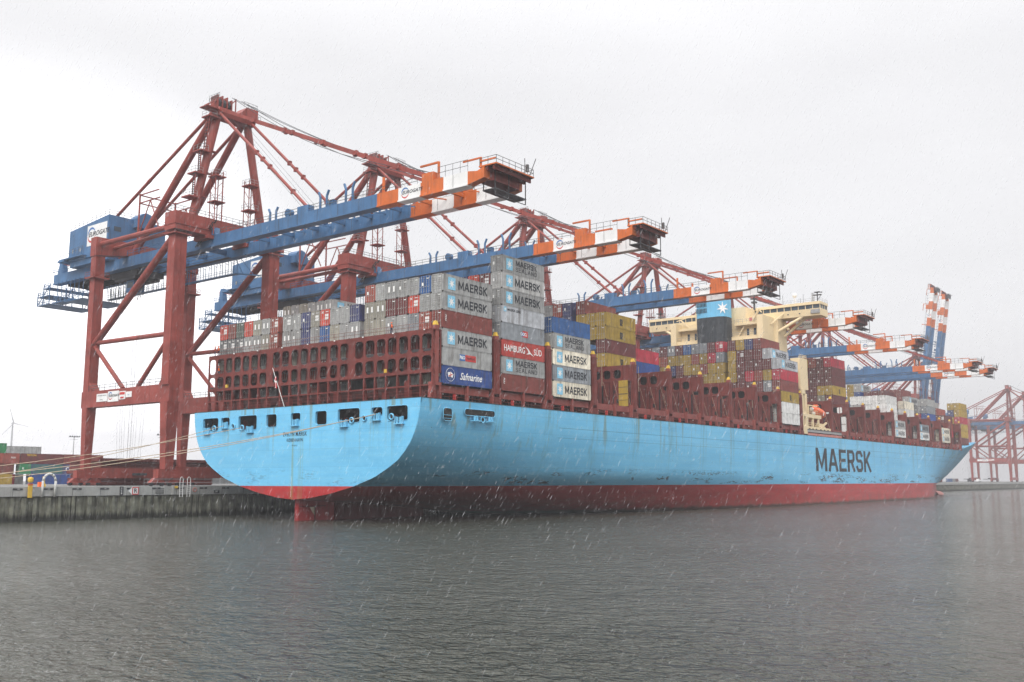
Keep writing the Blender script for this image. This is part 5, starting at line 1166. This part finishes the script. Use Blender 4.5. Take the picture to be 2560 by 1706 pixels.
o = MB().path([(-1.05, 0, 0), (-1.05, 0, 2.6), (-.85, 0, 3.2), (-.45, 0, 3.6), (0, 0, 3.72), (.45, 0, 3.6), (.85, 0, 3.2), (1.05, 0, 2.6), (1.05, 0, 0)], .19, 10).build('pipe_arch', 'concrete_pale', None, (0, 0, 0), (-24.9, QY - .25, 3.9), smooth=True)
tag(o, 'thick white pipe arch standing against the quay wall', 'arch')
f = MB(); f.mat(0).box(-.3, .3, -.2, .1, .2, 2.15); f.mat(1).lathe([(.0, 3.5), (.35, 3.42), (.42, 3.2), (.42, 2.8), (.3, 2.6), (0, 2.58)], (0, 0, 0), 12); f.mat(2).box(-.36, .36, -.24, .12, 2.15, 2.45)
tag(f.build('fender_post', ['yellow_paint', 'yellow_paint', 'crane_orange'], None, (0, 0, 0), (-28.0, QY - .3, 3.6)), 'yellow post with rounded yellow cap against the quay wall', 'post')
for x, l in ((-24.6, 'slim yellow mooring hook post behind the white arch'),):
    f = MB(); f.mat(0).box(-.25, .25, -.25, .25, 0, .5); f.tube((0, 0, .5), (0, 0, 1.7), .2, 8); f.mat(1).box(-.9, -.4, -.2, .2, 0, .8); tag(f.build('hook_post', ['yellow_paint', 'vest_orange'], None, (0, 0, 0), (x, QY + 2.2, QZ)), l, 'post')
f = MB(); f.mat(0).poly([(-.62, 0, -.66), (.62, 0, -.66), (.62, 0, .66), (-.62, 0, .66)]); f.mat(1)
for a, b, c, d in ((-.62, .62, .5, .66), (-.62, .62, -.66, -.5), (-.62, -.46, -.5, .5), (.46, .62, -.5, .5)): f.box(a, b, -.02, -.004, c, d)
f.mat(0).poly([(-.66, 0, -.62), (-.66, 0, .62), (-1.35, 0, 0)]); f.mat(0).box(-.64, .64, .003, .06, -.68, .68)
sg = f.build('quay_sign', ['white_paint', 'sign_red'], None, (0, 0, 0), (-9.4, QY - .12, 4.75)); tag(sg, 'white sign with red border, letter R and arrow on the quay wall', 'sign')
text('R', (0, -.03, 0), SD_ROT, 1.05, sg, bold=.02)
f = MB().box(-.33, .33, -.05, 0, -.75, .75); nb = f.build('number_board', 'dark_steel', None, (0, 0, 0), (-12.0, QY - .06, 4.75)); tag(nb, 'dark upright board with pale characters beside the arrow sign', 'sign')
for i, ch in enumerate('25B'): text(ch, (0, -.06, .42 - i * .42), SD_ROT, .42, nb, mat='letter_white')
f = MB().box(-.6, .6, -.05, 0, -.28, .28); nb = f.build('number_board', 'dark_steel', None, (0, 0, 0), (7.4, QY - .06, 4.5)); tag(nb, 'small dark number plate on the wall near the ship stern', 'sign'); text('257', (0, -.06, 0), SD_ROT, .45, nb, mat='letter_white')
f = MB()
for x in (-1.1, -.45, .45, 1.1): f.tube((x, -.3, -.9), (x, -.3, 2.2), .05, 6)
for c in (-.775, .775): f.path([(c - .325, -.3, 2.2), (c - .22, -.3, 2.55), (c, -.3, 2.7), (c + .22, -.3, 2.55), (c + .325, -.3, 2.2)], .05, 6)
for i in range(7):
    for c in (-.775, .775): f.box(c - .32, c + .32, -.32, -.28, -.8 + i * .4, -.75 + i * .4)
tag(f.build('quay_ladder', 'white_paint', None, (0, 0, 0), (.4, QY, QZ - 1.0)), 'pair of white looped ladder rails over the quay edge', 'ladder')
f = MB(); f.mat(0).box(-1.0, -.75, -.08, 0, -1.5, .0); f.box(.55, .95, -.25, .0, -1.5, .05); f.mat(1)
for z in (-.45, -.85, -1.2): f.box(-2.7, -1.05, -.1, -.02, z, z + .08)
f.mat(2).box(.95, 1.7, -.2, .0, -.35, .06)
tag(f.build('quay_steps', ['concrete', 'dark_steel', 'yellow_paint'], None, (0, 0, 0), (-2.7, QY, QZ)), 'recessed steps with yellow edge in the quay wall beside the ladder', 'steps')
f = MB(); f.lathe([(.28, 0), (.36, -.07), (.44, 0), (.36, .07), (.28, 0)], (0, 0, 0), 16, 'y'); tag(f.build('lifebuoy', 'hull_pink', None, (0, 0, 0), (2.6, QY - .12, 4.85), smooth=True), 'faded red lifebuoy on the wall right of the ladder', 'lifebuoy')
MB().rail([(-7, QY + 1.2, QZ), (9, QY + 1.2, QZ)], 1.3, 30, .03).build('quay_rail', 'grey_steel', None, (1, QY + 1.2, QZ)); tag(bpy.data.objects['quay_rail'], 'thin grey rope rail along the quay edge behind the ladder', 'railing')
# container stacks ashore, left of and between the near crane legs
def qc(x, y, t, col, lab, lg=None, pl='one'):
    o = cont(0, 1, 1, col, False, pl, None, x=x, y=y, z=QZ + .02 + (t - 1) * CH, lab=lab); o['group'] = 'containers stacked on the quay'
    if lg: text(lg[0], (lg[1], YF, lg[2]), SD_ROT, lg[3], o, mat=lg[4], bold=.02)
    return o
Y1 = 150.0
def qrow(t, items):                            # (left end x, colour, label, lettering)
    for x, c, l, lg in items:
        o = qc(x, Y1 + (t - 2) * .25 + (2.7 if c == 'crimson' else 0), t, c, l, lg)
        if c == 'green': o.color = (.03, .22, .09, 1)
def qx(u):                                     # quay position seen at photo column u, on the stacks' line
    d = math.tan(R(37.623) + math.atan((1280 - u) / 2425.5)); return -105.4 + (Y1 + 126.5) / d
qrow(3, [(qx(-60), 'redbrown', 'rust red container with pale upright code, top left of quay stack', ('FCIU', 10.5, 1.6, .6, 'letter_white')), (qx(56), 'maroon', 'long maroon container with small yellow name, top of quay stack', ('TRITON', 3.0, 2.35, .75, 'yellow_paint')), (qx(56) + 12.3, 'brown', 'brown container on top, left of the near landside crane leg', None)])
qrow(2, [(qx(40) - 24.7, 'deepblue', 'deep blue container, second tier at the photo edge on the quay', None), (qx(40) - 12.4, 'brown', 'brown container with pale code, second tier at far left of quay', None), (qx(54), 'green', 'green container in the second tier on the quay', ('K', 1.0, 1.5, .9, 'letter_white')), (qx(54) + 3.2, 'navy', 'dark navy container, second tier next to the green one', None), (qx(54) + 15.5, 'navy', 'dark navy container with white name, second tier on the quay', ('CMA CGM', 1.2, 1.35, 1.5, 'letter_white')), (qx(54) + 27.8, 'navy', 'dark navy container with no lettering behind the crane leg', None)])
qrow(1, [(qx(38) - 12.4, 'yellow', 'mustard container on the ground at far left of quay', None), (qx(52) - 12.0, 'crimson', 'crimson container on the ground on the quay', None), (qx(80), 'deepblue', 'deep blue container on the ground behind the white arch', None), (qx(80) + 12.3, 'dgrey', 'dark grey container on the ground right of the blue one', None), (qx(80) + 24.6, 'maroon', 'maroon container on the ground behind the crane legs', None), (qx(80) + 36.9, 'redbrown', 'rust red container on the ground behind the hatch covers', None)])
qrow(1, [(qx(80) - 12.6, 'lgrey', 'light grey container on the ground between mustard and blue ones', None)]); CONTS[-1].location.y += 3
qrow(2, [(qx(54) - 12.4, 'yellow', 'mustard container end in the second tier beside the green one', None)]); CONTS[-1].location.y += 2.8
for i, (c, t) in enumerate((('maroon', 1), ('navy', 1), ('redbrown', 1), ('dgrey', 1), ('maroon', 1), ('navy', 1), ('maroon', 2), ('dgrey', 2), ('redbrown', 2), ('maroon', 2))):
    qc(qx(300) + (i % 6) * 12.4, Y1 + 6, t, c, f"{CNAME[c]} container far behind the hatch covers, {'lower' if t == 1 else 'upper'} row, {ORD[i % 6 + 1]} from left")
o = qc(qx(-75), Y1 + 5, 4, 'green', 'green container topmost at the far left of the quay stack'); o.color = (.03, .22, .09, 1)
o = qc(qx(112), Y1 + 26, 4, 'grey', 'grey container end peeping over the top of the quay stack')
# hatch covers lifted off and piled between the crane legs
f0 = MB(); f0.mat(0).box(-6.8, 6.8, -6.5, 6.5, .1, .75)
for i in range(8): f0.box(-6.6 + i * 1.85, -6.4 + i * 1.85, -6.56, 6.56, -.02, .1); f0.box(-6.6 + i * 1.85, -6.35 + i * 1.85, -6.6, -6.5, .1, .75)
HCM = f0.mesh('hatch_cover', ['lash_brown', 'deck_brown'])
for j, (x, y, n) in enumerate(((11.6, 74, 7), (26.2, 74.5, 7))):
    for k in range(n):
        o = link('hatch_cover', HCM, None, (x + (k % 3 - 1) * .3, y + (k % 2) * .5, QZ + .05 + k * .82)); tag(o, f"red brown steel hatch cover, {ORD[k + 1]} up in the {'left' if j == 0 else 'right'} pile behind the crane legs", 'hatch cover', 'hatch covers piled on the quay')
f = MB(); f.box(-15, 42, -.45, .45, 0, 3.2); f.box(-15, 42, -.6, -.45, 2.9, 3.2); tag(f.build('steel_barrier', 'lash_brown', None, (0, 0, 0), (10, 66.5, QZ + 2.6)), 'long red brown steel rack behind the near crane legs', 'rack') if False else None
# far left: light masts and wind turbine
def light_mast(x, y, h, lab, n=2):
    f = MB(); f.tube((0, 0, 0), (0, 0, h), .32, 8, .16); root = f.build('light_mast', 'grey_steel', None, (0, 0, 0), (x, y, QZ)); tag(root, lab, 'light mast')
    g = MB(); g.box(-2.4, 2.4, -.15, .15, h - .2, h); g.box(-1.8, 1.8, -.12, .12, h - 1.2, h - 1.1)
    for i in range(5): g.box(-2.3 + i * 1.1, -1.8 + i * 1.1, -.5, -.1, h, h + .45)
    g.build('lamp_head', 'dark_steel', root)
light_mast(123, 300, 20.7, 'slim light mast left of the near landside crane leg')
light_mast(129, 240, 20, 'slender tapered light mast beside the near waterside crane leg')
f = MB(); f.tube((0, 0, 0), (0, 0, 120), 2.4, 14, 1.4); wt = f.build('wind_turbine', 'turbine_white', None, (0, 0, 0), (848, 1900, 3)); tag(wt, 'pale wind turbine rising beyond the quay at far left', 'wind turbine')
MB().box(-1.6, 1.6, -3.5, 2.5, 118.8, 121.8).build('nacelle', 'turbine_white', wt)
for a in (108, 228, 348):
    f = MB(); d = Vector((math.cos(R(a)), 0, math.sin(R(a)))); f.bar(Vector((0, -3.9, 120.3)) + d * 1.0, Vector((0, -3.9, 120.3)) + d * 13, .8, 3.0, (0, 1, 0)); f.bar(Vector((0, -3.9, 120.3)) + d * 13, Vector((0, -3.9, 120.3)) + d * 31, .5, 1.8, (0, 1, 0)); f.build('blade', 'turbine_white', wt)
# straddle carriers and cars far along the quay beyond the bow
def straddle():
    root = empty('straddle_carrier'); f = MB()
    for x in (-5, 5):
        f.box(x - 5, x + 5, -2.6, -2.0, 0, .01) if False else None
    f.box(-4.5, 4.5, -2.7, 2.7, 12.2, 13.2); f.build('top_frame', 'crane_red', root)
    for x in (-3.8, 3.8):
        for y in (-2.4, 2.4): g = MB(); g.mat(0).box(x - .35, x + .35, y - .3, y + .3, 1, 12.2); g.mat(1).tube((x, y - .3, .8), (x, y + .3, .8), .8, 12); g.build('leg', ['crane_red', 'rubber'], root)
    for y in (-2.4, 2.4): MB().box(-4.8, 4.8, y - .35, y + .35, 1.0, 2.0).build('side_beam', 'crane_red', root)
    g = MB(); g.mat(0).box(3.4, 5.0, -2.4, -.8, 10.4, 12.15); g.mat(1).box(3.6, 4.8, -2.46, -2.41, 10.9, 11.9); g.build('cab', ['white_paint', 'glass_dark'], root); return root
st0 = straddle()
for i, (x, y) in enumerate(((640, 68), (596, 86), (655, 88))):
    s_ = st0 if i == 0 else copy_tree(st0); s_.location = (x, y, QZ); tag(s_, ['red straddle carrier beyond the bow, middle of three', 'red straddle carrier standing nearest to the ship bow', 'red straddle carrier beyond the bow, rightmost of three'][i], 'straddle carrier', 'straddle carriers on the far quay')
for i, (x, y, c) in enumerate(((470, 46, 'crane_red'), (560, 52, 'white_paint'), (690, 45, 'white_paint'), (640, 40, 'dark_steel'))):
    root = empty('parked_van', (x, y, QZ)); tag(root, ['red van on the quay just beyond the bow', 'white van on the far quay near the bow', 'white van on the far quay under the misty cranes', 'dark van at the far quay edge'][i], 'van')
    f = MB(); f.mat(0).prism([(-2.6, -1, .45), (2.5, -1, .45), (2.6, -1, 1.2), (1.7, -1, 1.35), (1.0, -1, 2.3), (-2.6, -1, 2.4)], (0, 2, 0)); f.mat(1).box(-2.2, 1.0, -1.02, -1.003, 1.4, 2.0); f.build('body', [c, 'glass_dark'], root)
    for px in (-1.7, 1.6):
        for py in (-1.05, .8): MB().tube((px, py, .4), (px, py + .25, .4), .4, 12).build('wheel', 'rubber', root)
for i in range(9):
    x = 560 + i * 36; o = qc(x, 88 + (i % 3) * 6, 1 + (i % 2) * 0, ['maroon', 'redbrown', 'blue', 'grey'][i % 4], f"hazy {['maroon', 'rust red', 'blue', 'grey'][i % 4]} container on the far quay, {ORD[i + 1]} beyond the bow")
# people working on the stern lashing bridge
def person(x, y, z, lab, face=-90, arm=0.5):
    root = empty('person', (x, y, z), (0, 0, R(face))); tag(root, lab, 'person', 'workers on the lashing bridge')
    me = bpy.data.meshes.new('body'); V = [(0, 0, .95), (0, 0, 1.2), (0, 0, 1.42), (0, 0, 1.52), (0, 0, 1.64), (0, 0, 1.76), (-.1, 0, .9), (-.12, .03, .5), (-.12, -.02, .1), (-.12, .12, .05), (.1, 0, .9), (.12, -.03, .5), (.12, -.06, .1), (.12, .08, .05), (-.2, 0, 1.4), (-.28, .05, 1.15), (-.24, .05 + arm * .5, 1.0), (.2, 0, 1.4), (.28, .04, 1.15), (.25, .04 + arm * .4, .98)]
    Eg = [(0, 1), (1, 2), (2, 3), (3, 4), (4, 5), (0, 6), (6, 7), (7, 8), (8, 9), (0, 10), (10, 11), (11, 12), (12, 13), (2, 14), (14, 15), (15, 16), (2, 17), (17, 18), (18, 19)]
    rad = [.17, .16, .17, .07, .1, .09, .1, .075, .06, .06, .1, .075, .06, .06, .08, .06, .045, .08, .06, .045]
    me.from_pydata(V, Eg, []); o = link('body', me, root); o.data.materials.append(M('cloth_navy')); md = o.modifiers.new('skin', 'SKIN'); 
    for i, v in enumerate(me.skin_vertices[0].data): v.radius = (rad[i], rad[i]); v.use_root = i == 0
    o.modifiers.new('sub', 'SUBSURF').levels = 1; o.modifiers['sub'].render_levels = 1
    f = MB(); f.lathe([(.19, .0), (.235, .12), (.24, .35), (.2, .5), (.09, .58)], (0, 0, .95), 12, 'z', (1, .8)); f.build('vest', 'vest_orange', root, smooth=True)
    f = MB(); f.lathe([(.145, 0), (.14, .06), (.1, .13), (0, .16)], (0, 0, 1.72), 12); f.build('helmet', 'vest_orange', root, smooth=True)
    f = MB(); f.lathe([(0, -.11), (.07, -.09), (.095, 0), (.09, .06), (0, .1)], (0, .012, 1.66), 10); f.build('face', 'skin', root, smooth=True)
xq = POSTS[0] - .6
person(xq, -18.9, 29.46, 'worker in an orange vest walking along the lashing bridge near starboard', 180, .6)
person(xq, 27.0, 29.46, 'worker in an orange vest standing at the port end of the lashing bridge', 60)
person(xq, 26.0, 29.46, 'worker in an orange vest and helmet, second from the port end', 20)
person(xq, 25.6, 25.66, 'worker in an orange vest inside the lattice opening at port', -90)
# ensign on its staff at the stern rail
f = MB(); f.tube((-.2, 2.7, DECK), (-1.4, 4.6, 25.3), .05, 6); o = f.build('flag_pole', 'letter_white', None, (-.2, 2.7, DECK)); tag(o, 'leaning white flag staff at the middle of the stern rail', 'flag pole')
f = MB(); vs = [(-1.15 + .05 * math.sin(i * 1.7 + j), 4.2 - j * .12 + .12 * math.sin(i * .9), 23.9 - i * .32 - j * .05) for i in range(7) for j in range(5)]
f.add(vs, [(i * 5 + j, i * 5 + j + 1, i * 5 + j + 6, i * 5 + j + 5) for i in range(6) for j in range(4)]); f.m = [1 if (k % 4 == 1 or k // 4 == 2) else 0 for k in range(len(f.f))]
tag(f.build('flag', ['flag_red', 'letter_white'], None, (-1.15, 4.2, 23.9)), 'drooping wet red and white ensign on the stern staff', 'flag')

# ------------------------------------------------------------------ sleet in the air and haze
rr = random.Random(21); f = MB(); vs, fs = [], []
fw = Vector((math.cos(R(37.62)), math.sin(R(37.62)), 0)); rt = Vector((fw.y, -fw.x, 0)); CL_ = Vector((-105.41, -126.48, 6.5))
fall = (Vector((0, 0, -1)) - rt * .52 + fw * .1).normalized()
for i in range(72000):
    d = 8 + 70 * rr.random() ** .45
    p = CL_ + fw * d + rt * rr.uniform(-.75, .75) * d + Vector((0, 0, rr.uniform(-.28, .62) * d))
    if p.z < .2: continue
    ln = (.09 + .3 * rr.random() ** 1.8) * min(1, .25 + d / 40); rd = rr.uniform(.0035, .0085) * min(1, .3 + d / 40)
    a = fall.orthogonal().normalized(); b = fall.cross(a); q = p + (fall + Vector((rr.uniform(-.16, .16), rr.uniform(-.16, .16), 0))) * ln; m_ = (p + q) / 2; n = len(vs)
    vs += [tuple(p), tuple(q)] + [tuple(m_ + (a * math.cos(k * 2.094) + b * math.sin(k * 2.094)) * rd) for k in range(3)]
    for k in range(3): fs += [(n, n + 2 + k, n + 2 + (k + 1) % 3), (n + 1, n + 2 + (k + 1) % 3, n + 2 + k)]
f.add(vs, fs); tag(f.build('sleet', 'sleet'), kind='stuff')
hz = bpy.data.materials.new('haze_air'); hz.use_nodes = True; hz.node_tree.nodes.clear()
ho = hz.node_tree.nodes.new('ShaderNodeOutputMaterial'); hv = hz.node_tree.nodes.new('ShaderNodeVolumePrincipled'); hz.node_tree.links.new(hv.outputs[0], ho.inputs[1])
hv.inputs['Color'].default_value = (.62, .62, .64, 1); hv.inputs['Density'].default_value = 0.0004; hv.inputs['Anisotropy'].default_value = 0.0
MATS['haze_air'] = hz
tag(MB().box(-900, 2600, -1500, 2600, -1.2, 140).build('haze', 'haze_air'), kind='stuff')
